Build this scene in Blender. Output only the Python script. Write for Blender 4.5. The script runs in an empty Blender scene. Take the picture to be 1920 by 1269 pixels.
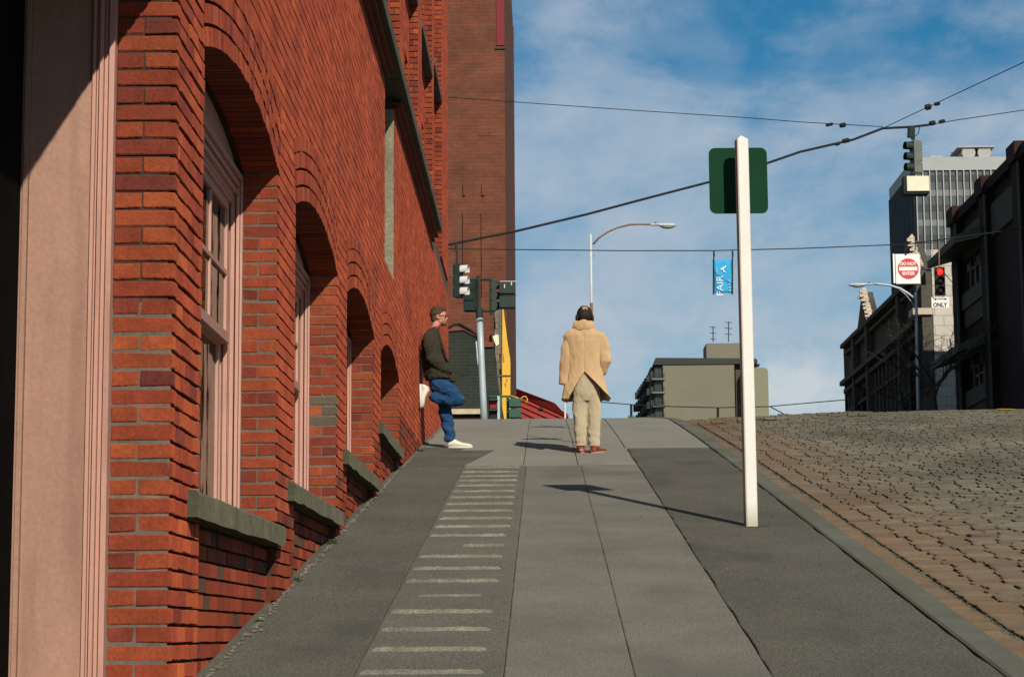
import bpy, math, random
from mathutils import Vector, Matrix, noise
random.seed(7)
R = math.radians
sc = bpy.context.scene
col = sc.collection

# ------------------------------------------------------------------ camera
YAW, PITCH, ROLL = R(0.8244), R(7.9123), -0.007
FPX, CX, CY = 4000.0, 960.0, 634.5
fwd = Vector((-math.sin(YAW)*math.cos(PITCH), math.cos(YAW)*math.cos(PITCH), math.sin(PITCH)))
rt0 = Vector((math.cos(YAW), math.sin(YAW), 0)); up0 = rt0.cross(fwd)
rt = rt0*math.cos(ROLL) + up0*math.sin(ROLL)
up = -rt0*math.sin(ROLL) + up0*math.cos(ROLL)
cam_d = bpy.data.cameras.new('camera'); cam = bpy.data.objects.new('camera', cam_d); col.objects.link(cam)
cam.matrix_world = Matrix((( rt.x, up.x, -fwd.x, 0), (rt.y, up.y, -fwd.y, 0), (rt.z, up.z, -fwd.z, 0), (0, 0, 0, 1)))
cam_d.sensor_width = 36; cam_d.lens = 36*FPX/1920; cam_d.clip_start = 0.1; cam_d.clip_end = 6000
sc.camera = cam

def P(px, py, Y):
    """the point of the place that lies Y metres up the street on the sight line through a photo pixel"""
    d = fwd + rt*((px-CX)/FPX) - up*((py-CY)/FPX)
    return d*(Y/d.y)

# ------------------------------------------------------------------ world and sun
LIGHT = Vector((-.47, 1.33, -.82)).normalized()
SUN_EL = math.asin(-LIGHT.z); SUN_AZ = math.atan2(-LIGHT.x, -LIGHT.y)
w = bpy.data.worlds.new('World'); sc.world = w; w.use_nodes = True
nt = w.node_tree; N = nt.nodes; L = nt.links; N.clear()
out = N.new('ShaderNodeOutputWorld'); bg = N.new('ShaderNodeBackground'); bg.inputs['Strength'].default_value = 0.073
L.new(bg.outputs[0], out.inputs[0])
sky = N.new('ShaderNodeTexSky'); sky.sky_type = 'NISHITA'; sky.sun_disc = False
sky.sun_elevation = SUN_EL; sky.sun_rotation = SUN_AZ; sky.air_density = 1.0; sky.dust_density = 0.3; sky.ozone_density = 3.0
hs = N.new('ShaderNodeHueSaturation'); hs.inputs['Saturation'].default_value = 1.42; hs.inputs['Hue'].default_value = .49; hs.inputs['Value'].default_value = 1.05
L.new(sky.outputs[0], hs.inputs['Color'])
tc = N.new('ShaderNodeTexCoord')
mp = N.new('ShaderNodeMapping'); mp.inputs['Scale'].default_value = (1.0, 1.0, 1.7); mp.inputs['Rotation'].default_value = (0, R(-9), 0); mp.inputs['Location'].default_value = (.37, .2, .1)
L.new(tc.outputs['Generated'], mp.inputs[0])
n1 = N.new('ShaderNodeTexNoise'); n1.inputs['Scale'].default_value = 8; n1.inputs['Detail'].default_value = 8; n1.inputs['Roughness'].default_value = .6; n1.inputs['Distortion'].default_value = .25
L.new(mp.outputs[0], n1.inputs['Vector'])
r1 = N.new('ShaderNodeMapRange'); r1.inputs['From Min'].default_value = .40; r1.inputs['From Max'].default_value = .66; r1.interpolation_type = 'SMOOTHSTEP'
L.new(n1.outputs['Fac'], r1.inputs['Value'])
n2 = N.new('ShaderNodeTexNoise'); n2.inputs['Scale'].default_value = 17; n2.inputs['Detail'].default_value = 6; n2.inputs['Roughness'].default_value = .55; n2.inputs['Distortion'].default_value = .2
L.new(mp.outputs[0], n2.inputs['Vector'])
r2 = N.new('ShaderNodeMapRange'); r2.inputs['From Min'].default_value = .4; r2.inputs['From Max'].default_value = .75
L.new(n2.outputs['Fac'], r2.inputs['Value'])
# cover grows towards the horizon, as thin cloud seen edge on does
sx = N.new('ShaderNodeSeparateXYZ'); L.new(tc.outputs['Generated'], sx.inputs[0])
rh = N.new('ShaderNodeMapRange'); rh.inputs['From Min'].default_value = .27; rh.inputs['From Max'].default_value = .08
rh.inputs['To Min'].default_value = 0.0; rh.inputs['To Max'].default_value = .30
L.new(sx.outputs['Z'], rh.inputs['Value'])
m1 = N.new('ShaderNodeMath'); m1.operation = 'MULTIPLY_ADD'; m1.inputs[1].default_value = .50
L.new(r1.outputs[0], m1.inputs[0]); L.new(rh.outputs[0], m1.inputs[2])
m2 = N.new('ShaderNodeMath'); m2.operation = 'MULTIPLY_ADD'; m2.inputs[1].default_value = .34; m2.use_clamp = True
L.new(r2.outputs[0], m2.inputs[0]); L.new(m1.outputs[0], m2.inputs[2])
mx = N.new('ShaderNodeMixRGB'); L.new(m2.outputs[0], mx.inputs[0]); L.new(hs.outputs[0], mx.inputs[1])
mx.inputs[2].default_value = (6.9, 7.9, 9.1, 1)
# one broken cumulus low over the brow, right of the beige block
pd_ = (fwd + rt*((1490-CX)/FPX) - up*((735-CY)/FPX)).normalized()
vd = N.new('ShaderNodeVectorMath'); vd.operation = 'SUBTRACT'; L.new(tc.outputs['Generated'], vd.inputs[0]); vd.inputs[1].default_value = pd_
vs_ = N.new('ShaderNodeVectorMath'); vs_.operation = 'MULTIPLY'; L.new(vd.outputs[0], vs_.inputs[0]); vs_.inputs[1].default_value = (1, 1, 1.7)
vl = N.new('ShaderNodeVectorMath'); vl.operation = 'LENGTH'; L.new(vs_.outputs[0], vl.inputs[0])
n3 = N.new('ShaderNodeTexNoise'); n3.inputs['Scale'].default_value = 60; n3.inputs['Detail'].default_value = 7; n3.inputs['Roughness'].default_value = .62; L.new(tc.outputs['Generated'], n3.inputs['Vector'])
m3 = N.new('ShaderNodeMath'); m3.operation = 'MULTIPLY_ADD'; m3.inputs[1].default_value = .055; L.new(n3.outputs['Fac'], m3.inputs[0]); L.new(vl.outputs['Value'], m3.inputs[2])
r3 = N.new('ShaderNodeMapRange'); r3.inputs['From Min'].default_value = .066; r3.inputs['From Max'].default_value = .036; r3.inputs['To Max'].default_value = .8; L.new(m3.outputs[0], r3.inputs['Value'])
mx2 = N.new('ShaderNodeMixRGB'); L.new(r3.outputs[0], mx2.inputs[0]); L.new(mx.outputs[0], mx2.inputs[1]); mx2.inputs[2].default_value = (9.2, 9.7, 10.2, 1)
L.new(mx2.outputs[0], bg.inputs['Color'])

sd = bpy.data.lights.new('sun', 'SUN'); sd.energy = 4.9; sd.angle = R(.53); sd.color = (1, .93, .82)
sun = bpy.data.objects.new('sun', sd); col.objects.link(sun); sun.location = (10, -30, 30)
sun.rotation_euler = (-LIGHT).to_track_quat('Z', 'Y').to_euler()
sc.view_settings.view_transform = 'Standard'; sc.view_settings.look = 'None'
sc.view_settings.exposure = -0.12; sc.view_settings.gamma = 1; sc.view_settings.use_curve_mapping = False

# ------------------------------------------------------------------ materials
MATS = {}
def mat(name, c, rough=.85, var=.25, vs=3.0, bump=.0, bs=60.0, metal=0, src=None, spec=.3, var2=0, vs2=40, stain=None, diff=0.0, emit=None, tint=None, fold=None):
    """procedural material: base colour, two scales of noise in it, fine relief"""
    if name in MATS: return MATS[name]
    m = bpy.data.materials.new(name); m.use_nodes = True; nt = m.node_tree; N = nt.nodes; L = nt.links
    b = N['Principled BSDF']; b.inputs['Roughness'].default_value = rough; b.inputs['Metallic'].default_value = metal
    b.inputs['Specular IOR Level'].default_value = spec
    if 'Diffuse Roughness' in b.inputs: b.inputs['Diffuse Roughness'].default_value = diff
    tc = N.new('ShaderNodeTexCoord'); co = tc.outputs['Object']
    if src == 'obj':
        oi = N.new('ShaderNodeObjectInfo'); base = oi.outputs['Color']
        ge = N.new('ShaderNodeNewGeometry'); co = ge.outputs['Position']
    elif src == 'attr':
        at = N.new('ShaderNodeAttribute'); at.attribute_name = 'bc'; base = at.outputs['Color']
        ge = N.new('ShaderNodeNewGeometry'); co = ge.outputs['Position']
    else:
        rgb = N.new('ShaderNodeRGB'); rgb.outputs[0].default_value = (*c, 1); base = rgb.outputs[0]
    def vary(base, scale, amt, det=5):
        n = N.new('ShaderNodeTexNoise'); n.inputs['Scale'].default_value = scale; n.inputs['Detail'].default_value = det; n.inputs['Roughness'].default_value = .62
        L.new(co, n.inputs['Vector'])
        r = N.new('ShaderNodeMapRange'); r.inputs['From Min'].default_value = .28; r.inputs['From Max'].default_value = .72
        r.inputs['To Min'].default_value = 1-amt; r.inputs['To Max'].default_value = 1+amt
        L.new(n.outputs['Fac'], r.inputs['Value'])
        v = N.new('ShaderNodeVectorMath'); v.operation = 'SCALE'; L.new(base, v.inputs[0]); L.new(r.outputs[0], v.inputs['Scale'])
        return v.outputs[0]
    if var: base = vary(base, vs, var)
    if var2: base = vary(base, vs2, var2, 3)
    if stain:                                  # (colour, scale, threshold, stretch, strength)
        sc_, ss, th, st, k = stain
        mpn = N.new('ShaderNodeMapping'); mpn.inputs['Scale'].default_value = st; L.new(co, mpn.inputs[0])
        n = N.new('ShaderNodeTexNoise'); n.inputs['Scale'].default_value = ss; n.inputs['Detail'].default_value = 6; L.new(mpn.outputs[0], n.inputs['Vector'])
        r = N.new('ShaderNodeMapRange'); r.inputs['From Min'].default_value = th; r.inputs['From Max'].default_value = th+.15; r.inputs['To Max'].default_value = k
        L.new(n.outputs['Fac'], r.inputs['Value'])
        mm = N.new('ShaderNodeMixRGB'); L.new(r.outputs[0], mm.inputs[0]); L.new(base, mm.inputs[1]); mm.inputs[2].default_value = (*sc_, 1); base = mm.outputs[0]
    if tint:                                   # (colour, axis, from, to, strength): a stain that fades with distance from a kerb or the ground
        c2, ax, a0, a1, k = tint
        g2 = N.new('ShaderNodeNewGeometry'); s2 = N.new('ShaderNodeSeparateXYZ'); L.new(g2.outputs['Position'], s2.inputs[0])
        n = N.new('ShaderNodeTexNoise'); n.inputs['Scale'].default_value = 1.1; n.inputs['Detail'].default_value = 6; L.new(g2.outputs['Position'], n.inputs['Vector'])
        ad = N.new('ShaderNodeMath'); ad.operation = 'MULTIPLY_ADD'; ad.inputs[1].default_value = 1.6*(a1-a0); L.new(n.outputs['Fac'], ad.inputs[0]); L.new(s2.outputs[ax], ad.inputs[2])
        r = N.new('ShaderNodeMapRange'); r.inputs['From Min'].default_value = a0+.8*(a1-a0); r.inputs['From Max'].default_value = a1+.8*(a1-a0)
        r.inputs['To Min'].default_value = k; r.inputs['To Max'].default_value = 0
        L.new(ad.outputs[0], r.inputs['Value'])
        mm = N.new('ShaderNodeMixRGB'); mm.blend_type = 'MIX'; L.new(r.outputs[0], mm.inputs[0]); L.new(base, mm.inputs[1]); mm.inputs[2].default_value = (*c2, 1); base = mm.outputs[0]
    L.new(base, b.inputs['Base Color'])
    if bump:
        n = N.new('ShaderNodeTexNoise'); n.inputs['Scale'].default_value = bs; n.inputs['Detail'].default_value = 4; L.new(co, n.inputs['Vector'])
        bp = N.new('ShaderNodeBump'); bp.inputs['Strength'].default_value = bump; bp.inputs['Distance'].default_value = .01
        L.new(n.outputs['Fac'], bp.inputs['Height']); L.new(bp.outputs[0], b.inputs['Normal'])
        if fold:                               # creases in cloth: ridged noise, drawn out along the hang
            mf = N.new('ShaderNodeMapping'); mf.inputs['Scale'].default_value = fold[0]; mf.inputs['Rotation'].default_value = (0, .35, 0); L.new(co, mf.inputs[0])
            nf = N.new('ShaderNodeTexNoise'); nf.inputs['Scale'].default_value = 1; nf.inputs['Detail'].default_value = 3; nf.inputs['Distortion'].default_value = .8; L.new(mf.outputs[0], nf.inputs['Vector'])
            ma = N.new('ShaderNodeMath'); ma.operation = 'SUBTRACT'; ma.inputs[1].default_value = .5; L.new(nf.outputs['Fac'], ma.inputs[0])
            mb_ = N.new('ShaderNodeMath'); mb_.operation = 'ABSOLUTE'; L.new(ma.outputs[0], mb_.inputs[0])
            b2 = N.new('ShaderNodeBump'); b2.inputs['Strength'].default_value = fold[1]; b2.inputs['Distance'].default_value = fold[2]; L.new(mb_.outputs[0], b2.inputs['Height']); L.new(bp.outputs[0], b2.inputs['Normal']); L.new(b2.outputs[0], b.inputs['Normal'])
    if emit:
        b.inputs['Emission Color'].default_value = (*emit[0], 1); b.inputs['Emission Strength'].default_value = emit[1]
    MATS[name] = m; return m

BR = dict(rough=.8, spec=.25, diff=1.0, bump=.55, bs=70)
brick_m = mat('brick_single', (1,1,1), src='obj', var=.22, vs=9, var2=.22, vs2=75, stain=((.045,.022,.016), 5, .62, (1,1,1), .4), **BR)
brick_a = mat('brick_joined', (1,1,1), src='attr', var=.22, vs=2.2, var2=.22, vs2=60, stain=((.07,.03,.022), 1.3, .58, (1,.35,1), .5), **BR)
mortar = mat('mortar', (.15,.135,.105), .95, .3, 4, .5, 90, var2=.2, diff=1)
mortar_dk = mat('shaded_mortar', (.07,.045,.032), .95, .35, 4, .5, 90, var2=.2, diff=1)  # dark brown stands in for the shade inside the joints
pink = mat('pink_paint', (.49,.265,.20), .55, .07, 2, .12, 40, var2=.05, vs2=60, stain=((.26,.125,.09), 11, .58, (1,1,.12), .55))
pinkpanel = mat('pink_panel', (.345,.195,.135), .65, .14, 1.6, .15, 60, var2=.10, vs2=45, stain=((.24,.125,.085), 9, .52, (1,1,.10), .55))
stone = mat('sill_stone', (.080,.074,.045), .9, .3, 5, .6, 50, var2=.25, vs2=50, stain=((.06,.07,.035), 6, .55, (1,1,1), .6), diff=1)
cstone = mat('cornice_stone', (.095,.10,.07), .9, .25, 3, .4, 40, var2=.2)
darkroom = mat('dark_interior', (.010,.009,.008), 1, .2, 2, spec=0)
concrete = mat('sidewalk_concrete', (.130,.123,.098), .9, .17, 1.3, .9, 110, var2=.42, vs2=85, stain=((.082,.078,.062), 1.3, .52, (1,.45,1), .5), diff=.6)
concrete_new = mat('light_concrete', (.172,.163,.132), .9, .1, .9, .8, 100, var2=.35, vs2=70, stain=((.12,.113,.098), 1.2, .56, (1,.5,1), .4), diff=.6)
asphalt = mat('dark_asphalt', (.080,.075,.057), .93, .15, 1.0, 1.0, 90, var2=.65, vs2=75, stain=((.048,.046,.036), 1.5, .52, (1,.5,1), .65), diff=.6)
ribconc = mat('cleated_concrete', (.098,.093,.072), .93, .15, 1.2, 1.0, 90, var2=.6, vs2=75, diff=.6)
ridgec = mat('worn_ridge', (.175,.162,.122), .9, .35, 6, .8, 90, var2=.45, vs2=90, diff=.6)
kerbm = mat('kerb_stone', (.09,.09,.068), .9, .2, 1.5, .5, 90, var2=.2, vs2=90, stain=((.05,.06,.028), 1.4, .52, (1,.4,1), .55), diff=.6)
dirt = mat('dirt', (.07,.06,.035), .95, .4, 6, .8, 80, diff=1)
roadm = mat('road_base', (.105,.090,.060), .95, .25, .8, .4, 40, var2=.3, vs2=30, diff=.6)
cob_s = mat('cobble_single', (1,1,1), src='obj', var=.2, vs=3, var2=.25, vs2=60, rough=.85, bump=.6, bs=60, diff=.7, tint=((.17,.082,.032), 'X', 2.2, 3.6, .5))
cob_a = mat('cobble_joined', (1,1,1), src='attr', var=.25, vs=.7, var2=.25, vs2=50, rough=.85, bump=.6, bs=60, diff=.7, tint=((.17,.082,.032), 'X', 2.2, 3.6, .5), stain=((.055,.048,.034), .55, .50, (1,.4,1), .6))
whitep = mat('white_paint', (.70,.665,.59), .6, .05, 3, .15, 50, var2=.04, vs2=40, stain=((.45,.38,.27), 5, .62, (1,1,.4), .5), tint=((.34,.29,.21), 'Z', .78, .98, .75))
signback = mat('dark_green_sign', (.007,.040,.018), .75, .12, 6, spec=.08)
galv = mat('galvanised_steel', (.40,.46,.47), .5, .12, 4, metal=.2)
galv_lt = mat('pale_lamp_metal', (.52,.55,.50), .5, .1, 5)
rust = mat('rusty_arm', (.22,.13,.08), .8, .3, 7)
sigdk = mat('signal_green_black', (.014,.028,.020), .6, .2, 8)
siggr = mat('signal_green', (.025,.085,.055), .6, .15, 8)
black = mat('black_rubber', (.012,.012,.011), .7, .2, 8)
visor = mat('sunlit_visor', (.62,.60,.55), .5, .1, 8)  # pale colour stands in for sunlight on the hoods
cream = mat('cream_box', (.72,.68,.50), .6, .06, 5)
redlens = mat('red_lens_lit', (.7,.02,.01), .4, 0, emit=((1,.03,.015), 1.6))
redoff = mat('red_lens', (.22,.012,.012), .4, .1, 10)
yellow = mat('yellow_paint', (.70,.40,.03), .6, .12, 2, var2=.1, stain=((.3,.15,.03), 3, .6, (1,1,.5), .5))
redroof = mat('red_roof', (.30,.026,.022), .6, .12, 1.5, .2, 8, var2=.1)
signwhite = mat('sign_white', (.80,.78,.74), .5, .03, 5)
signred = mat('sign_red', (.62,.03,.025), .5, .03, 5)
inkblack = mat('ink_black', (.02,.02,.02), .6, 0)
banner = mat('banner_blue', (.03,.34,.62), .7, .1, 5)
bannerw = mat('banner_white', (.62,.74,.80), .7, .1, 5)
moss = mat('weed_green', (.045,.065,.02), .8, .4, 20, diff=.5)
leafdry = mat('dry_leaf', (.28,.20,.10), .8, .3, 20)

def glass_mat():
    m = bpy.data.materials.new('window_glass'); m.use_nodes = True; N = m.node_tree.nodes; L = m.node_tree.links; N.clear()
    o = N.new('ShaderNodeOutputMaterial'); mx = N.new('ShaderNodeMixShader'); t = N.new('ShaderNodeBsdfTransparent'); t.inputs[0].default_value = (.55,.6,.58,1)
    g = N.new('ShaderNodeBsdfGlossy'); g.inputs['Roughness'].default_value = .04; g.inputs[0].default_value = (.8,.85,.8,1)
    fr = N.new('ShaderNodeFresnel'); fr.inputs[0].default_value = 1.5
    tcn = N.new('ShaderNodeTexCoord'); n = N.new('ShaderNodeTexNoise'); n.inputs['Scale'].default_value = 2.5; L.new(tcn.outputs['Object'], n.inputs['Vector'])
    bp = N.new('ShaderNodeBump'); bp.inputs['Strength'].default_value = .25; bp.inputs['Distance'].default_value = .02; L.new(n.outputs['Fac'], bp.inputs['Height'])
    L.new(bp.outputs[0], g.inputs['Normal']); L.new(bp.outputs[0], fr.inputs['Normal'])
    L.new(fr.outputs[0], mx.inputs[0]); L.new(t.outputs[0], mx.inputs[1]); L.new(g.outputs[0], mx.inputs[2]); L.new(mx.outputs[0], o.inputs[0])
    return m
glass = glass_mat()

# ------------------------------------------------------------------ mesh helpers
OFF = {}
def thing(name, label=None, cat=None, loc=(0,0,0), group=None, kind=None):
    o = bpy.data.objects.new(name, None); o.empty_display_size = .2; col.objects.link(o); o.location = loc
    OFF[o.name] = Vector(loc); tag(o, label, cat, group, kind); return o
def tag(o, label=None, cat=None, group=None, kind=None):
    if label: o['label'] = label
    if cat: o['category'] = cat
    if group: o['group'] = group
    if kind: o['kind'] = kind
    return o
def link(o, parent=None):
    col.objects.link(o)
    if parent: o.parent = parent
    return o

class MB:
    def __init__(s): s.v = []; s.f = []; s.c = []; s.m = []
    def face(s, idx, c=None, m=0): s.f.append(idx); s.c.append(c or (1,1,1)); s.m.append(m)
    def hexa(s, p, c=None, m=0, skip=()):
        """8 corners: 0-3 bottom ring, 4-7 top ring"""
        n = len(s.v); s.v += [tuple(q) for q in p]
        for k, q in enumerate(((3,2,1,0),(4,5,6,7),(0,1,5,4),(1,2,6,5),(2,3,7,6),(3,0,4,7))):
            if k not in skip: s.face([n+i for i in q], c, m)
        return s
    def box(s, x0, x1, y0, y1, z0, z1, c=None, m=0, skip=()):
        return s.hexa([(x0,y0,z0),(x1,y0,z0),(x1,y1,z0),(x0,y1,z0),(x0,y0,z1),(x1,y0,z1),(x1,y1,z1),(x0,y1,z1)], c, m, skip)
    def tube(s, pts, r, n=8, c=None, m=0, cap=True):
        pts = [Vector(p) for p in pts]; rs = r if isinstance(r, (list, tuple)) else [r]*len(pts)
        rings = []; prev = None
        for i, p in enumerate(pts):
            t = (pts[min(i+1, len(pts)-1)] - pts[max(i-1, 0)]).normalized()
            if prev is None: a = t.orthogonal().normalized()
            else:
                a = (prev - t*prev.dot(t))
                a = a.normalized() if a.length > 1e-6 else t.orthogonal().normalized()
            prev = a; b = t.cross(a); k = len(s.v); rr = rs[i]
            rx, ry = rr if isinstance(rr, tuple) else (rr, rr)
            for j in range(n):
                an = 2*math.pi*j/n; s.v.append(tuple(p + a*math.cos(an)*rx + b*math.sin(an)*ry))
            rings.append(k)
        for i in range(len(rings)-1):
            for j in range(n):
                j2 = (j+1) % n; s.face([rings[i]+j, rings[i]+j2, rings[i+1]+j2, rings[i+1]+j], c, m)
        if cap:
            s.face([rings[0]+j for j in range(n)][::-1], c, m); s.face([rings[-1]+j for j in range(n)], c, m)
        return s
    def loft(s, rings, c=None, m=0, cap=True):
        """rings: (centre, u, v) with ellipse axes as vectors"""
        n = 16; ks = []
        for ce, u, v in rings:
            ks.append(len(s.v)); ce = Vector(ce); u = Vector(u); v = Vector(v)
            for j in range(n):
                an = 2*math.pi*j/n; s.v.append(tuple(ce + u*math.cos(an) + v*math.sin(an)))
        for i in range(len(ks)-1):
            for j in range(n):
                j2 = (j+1) % n; s.face([ks[i]+j, ks[i]+j2, ks[i+1]+j2, ks[i+1]+j], c, m)
        if cap:
            s.face([ks[0]+j for j in range(n)][::-1], c, m); s.face([ks[-1]+j for j in range(n)], c, m)
        return s
    def ball(s, ce, rx, ry, rz, n=12, c=None, m=0, rot=None):
        rings = []; ce = Vector(ce); k = len(s.v); rot = rot or Matrix.Identity(3)
        for i in range(1, n):
            th = math.pi*i/n
            for j in range(n*2):
                ph = math.pi*j/n
                s.v.append(tuple(ce + rot @ Vector((rx*math.sin(th)*math.cos(ph), ry*math.sin(th)*math.sin(ph), rz*math.cos(th)))))
        t = len(s.v); s.v.append(tuple(ce + rot @ Vector((0,0,rz)))); s.v.append(tuple(ce + rot @ Vector((0,0,-rz)))); q = n*2
        for i in range(n-2):
            for j in range(q):
                j2 = (j+1) % q; s.face([k+i*q+j, k+(i+1)*q+j, k+(i+1)*q+j2, k+i*q+j2], c, m)
        for j in range(q):
            j2 = (j+1) % q; s.face([t, k+j, k+j2], c, m); s.face([t+1, k+(n-2)*q+j2, k+(n-2)*q+j], c, m)
        return s
    def prism(s, poly, d, c=None, m=0):
        """extrude a polygon (list of 3-D points) by vector d"""
        n = len(poly); k = len(s.v); d = Vector(d)
        s.v += [tuple(p) for p in poly] + [tuple(Vector(p)+d) for p in poly]
        s.face(list(range(k, k+n))[::-1], c, m); s.face(list(range(k+n, k+2*n)), c, m)
        for i in range(n):
            j = (i+1) % n; s.face([k+i, k+j, k+n+j, k+n+i], c, m)
        return s
    def cyl(s, a, b, r, n=16, **k): return s.tube([a, b], r, n, **k)
    def build(s, name, mats, parent=None, kind=None, smooth=False, color=False, label=None, cat=None, group=None, bevel=0):
        o0 = OFF.get(parent.name, Vector()) if parent else Vector()
        me = bpy.data.meshes.new(name)
        me.from_pydata([(x-o0.x, y-o0.y, z-o0.z) for x, y, z in s.v], [], s.f)
        mats = mats if isinstance(mats, (list, tuple)) else [mats]
        for m in mats: me.materials.append(m)
        if len(mats) > 1: me.polygons.foreach_set('material_index', s.m)
        if smooth: me.polygons.foreach_set('use_smooth', [True]*len(s.f))
        if color:
            a = me.attributes.new('bc', 'FLOAT_COLOR', 'FACE'); flat = []
            for c in s.c: flat += [c[0], c[1], c[2], 1]
            a.data.foreach_set('color', flat)
        me.update()
        o = bpy.data.objects.new(name, me); link(o, parent); OFF[o.name] = o0.copy()
        if bevel:
            b = o.modifiers.new('edge', 'BEVEL'); b.width = bevel; b.segments = 2; b.limit_method = 'ANGLE'
        tag(o, label, cat, group, kind); return o

def chamfer_block(lx, ly, lz, ch, jit, seed):
    """a worn block: every corner cut, sides uneven; centred"""
    rnd = random.Random(seed); mb = MB(); hx, hy, hz = lx/2, ly/2, lz/2
    idx = {}
    for sx_ in (-1,1):
        for sy_ in (-1,1):
            for sz_ in (-1,1):
                j = [rnd.uniform(-jit, jit) for _ in range(3)]
                cc = ch*rnd.uniform(.5, 1.7)
                for ax in range(3):
                    p = [sx_*(hx-(0 if ax == 0 else cc)), sy_*(hy-(0 if ax == 1 else cc)), sz_*(hz-(0 if ax == 2 else cc))]
                    idx[(sx_,sy_,sz_,ax)] = len(mb.v); mb.v.append((p[0]+j[0], p[1]+j[1], p[2]+j[2]))
    I = idx
    def q(a): return [I[t] for t in a]
    for s_ in (-1,1):
        fs = [q([(s_,-1,-1,0),(s_,1,-1,0),(s_,1,1,0),(s_,-1,1,0)]), q([(-1,s_,-1,1),(1,s_,-1,1),(1,s_,1,1),(-1,s_,1,1)]), q([(-1,-1,s_,2),(1,-1,s_,2),(1,1,s_,2),(-1,1,s_,2)])]
        for f in fs: mb.face(f)
    for a in (-1,1):
        for b in (-1,1):
            mb.face(q([(a,b,-1,0),(a,b,1,0),(a,b,1,1),(a,b,-1,1)]))
            mb.face(q([(a,-1,b,0),(a,1,b,0),(a,1,b,2),(a,-1,b,2)]))
            mb.face(q([(-1,a,b,1),(1,a,b,1),(1,a,b,2),(-1,a,b,2)]))
            for c in (-1,1): mb.face(q([(a,b,c,0),(a,b,c,1),(a,b,c,2)]))
    return mb
def fix_normals(me):
    import bmesh
    bm = bmesh.new(); bm.from_mesh(me); bmesh.ops.recalc_face_normals(bm, faces=bm.faces); bm.to_mesh(me); bm.free()

# ------------------------------------------------------------------ the lie of the land
def gz(Y):
    """height of the sidewalk: a steep hill with its brow at about Y = 35"""
    if Y < -40: return gz(-40) + .03*(Y+40)
    if Y <= 24: return -1.598 + .1495*Y
    if Y <= 33: t = Y-24; return 1.99 + .1495*t - .5*(.0125/9)*t*t
    z33 = 1.99 + .1495*9 - .5*.0125*9
    if Y <= 37: t = Y-33; return z33 + .137*t - .5*(.055/4)*t*t
    z37 = z33 + .137*4 - .5*.055*4
    if Y <= 600: return z37 + .084*(Y-37)
    return z37 + .084*563
def rz(X, Y):
    """road surface: lower than the kerb, crowned"""
    X = min(max(X, 2.17), 13.8)
    return gz(Y) - .10 + .19*(1-((X-8)/5.83)**2)
WX = -1.5        # the face of the brick wall
# ================================================================== GROUND
def ys(a, b, st):
    n = max(1, int(math.ceil((b-a)/st))); return [a+(b-a)*i/n for i in range(n+1)]
def sheet(mb, xs, yy, zf):
    k = len(mb.v); nx = len(xs)
    for y in yy:
        for x in xs: mb.v.append((x, y, zf(x, y)))
    for j in range(len(yy)-1):
        for i in range(nx-1): mb.face([k+j*nx+i, k+j*nx+i+1, k+(j+1)*nx+i+1, k+(j+1)*nx+i])
mb = MB()
yy = ys(-60, 0, 10) + ys(0, 60, 1)[1:] + ys(60, 600, 30)[1:] + [1200, 3500]
sheet(mb, [-2500, -400, -60, -20, -1.6, 2.2, 13.7, 40, 400, 2500], yy, lambda x, y: gz(y)-.35)
tag(mb.build('ground', roadm), kind='structure')
# road
mb = MB(); sheet(mb, [2.0]+[2.3+.5*i for i in range(24)], ys(-12, 60, .5), lambda x, y: rz(x, y)-.007)
sheet(mb, [2.0, 5, 8, 11, 13.8], ys(60, 600, 20), lambda x, y: rz(x, y)-.045)
road = tag(mb.build('road', roadm, smooth=True), kind='structure')
# far sidewalk across the road
mb = MB()
for a, b in zip(ys(-12, 300, 3), ys(-12, 300, 3)[1:]):
    mb.hexa([(13.8,a,gz(a)-.3),(16.2,a,gz(a)-.3),(16.2,b,gz(b)-.3),(13.8,b,gz(b)-.3),(13.8,a,gz(a)),(16.2,a,gz(a)+.02),(16.2,b,gz(b)+.02),(13.8,b,gz(b))])
tag(mb.build('far_pavement', concrete), kind='structure')
# near sidewalk: slabs, cleated strip, kerb
walk = thing('sidewalk', kind='structure')
def slab(name, m, x0, x1, y0, y1, dz=0, skew=None, wob=.003, label=None):
    """a slab with slightly ragged long edges, as real poured edges are"""
    mb = MB(); yl = ys(y0, y1, .25); k = 0; rnd = random.Random(int(x0*100+y0*7))
    for i, y in enumerate(yl):
        a = x0 + rnd.uniform(-wob, wob)*.5 + wob*noise.noise(Vector((x0, y*.9, 0))); b = x1 + rnd.uniform(-wob, wob)*.5 + wob*noise.noise(Vector((x1, y*.9, 0)))
        if skew: a, b = a + skew[0]*(y-y0)/(y1-y0), b + skew[1]*(y-y0)/(y1-y0)
        z = gz(y)+dz
        mb.v += [(a,y,z-.06), (a,y,z-.004), (a+.006,y,z), (b-.006,y,z), (b,y,z-.004), (b,y,z-.06)]
        if i:
            for j in range(5):
                p = 6*(i-1)+j; mb.face([p, p+1, p+7, p+6][::-1])
    n = len(mb.v); mb.face([0,1,2,3,4,5][::-1]); mb.face([n-6,n-5,n-4,n-3,n-2,n-1])
    o = mb.build(name, m, walk); return o
mb = MB()
sheet(mb, [-1.6, 0, 1.98], ys(-12, 60, .5), lambda x, y: gz(y)-.013)
mb.build('bedding', dirt, walk)
for (a, b) in ((-12, 2), (2, 8.5), (8.5, 22.6)):
    slab('asphalt_strip', asphalt, -1.56, -.853, a, b-.01, wob=.004)
    slab('cleated_strip', ribconc, -.848, -.186, a, b-.01, wob=.003)
    slab('slab', concrete, -.1825, .3925, a, b-.006, wob=.002)
    slab('slab', concrete, .396, .992, a, b-.006, wob=.002)
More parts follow.
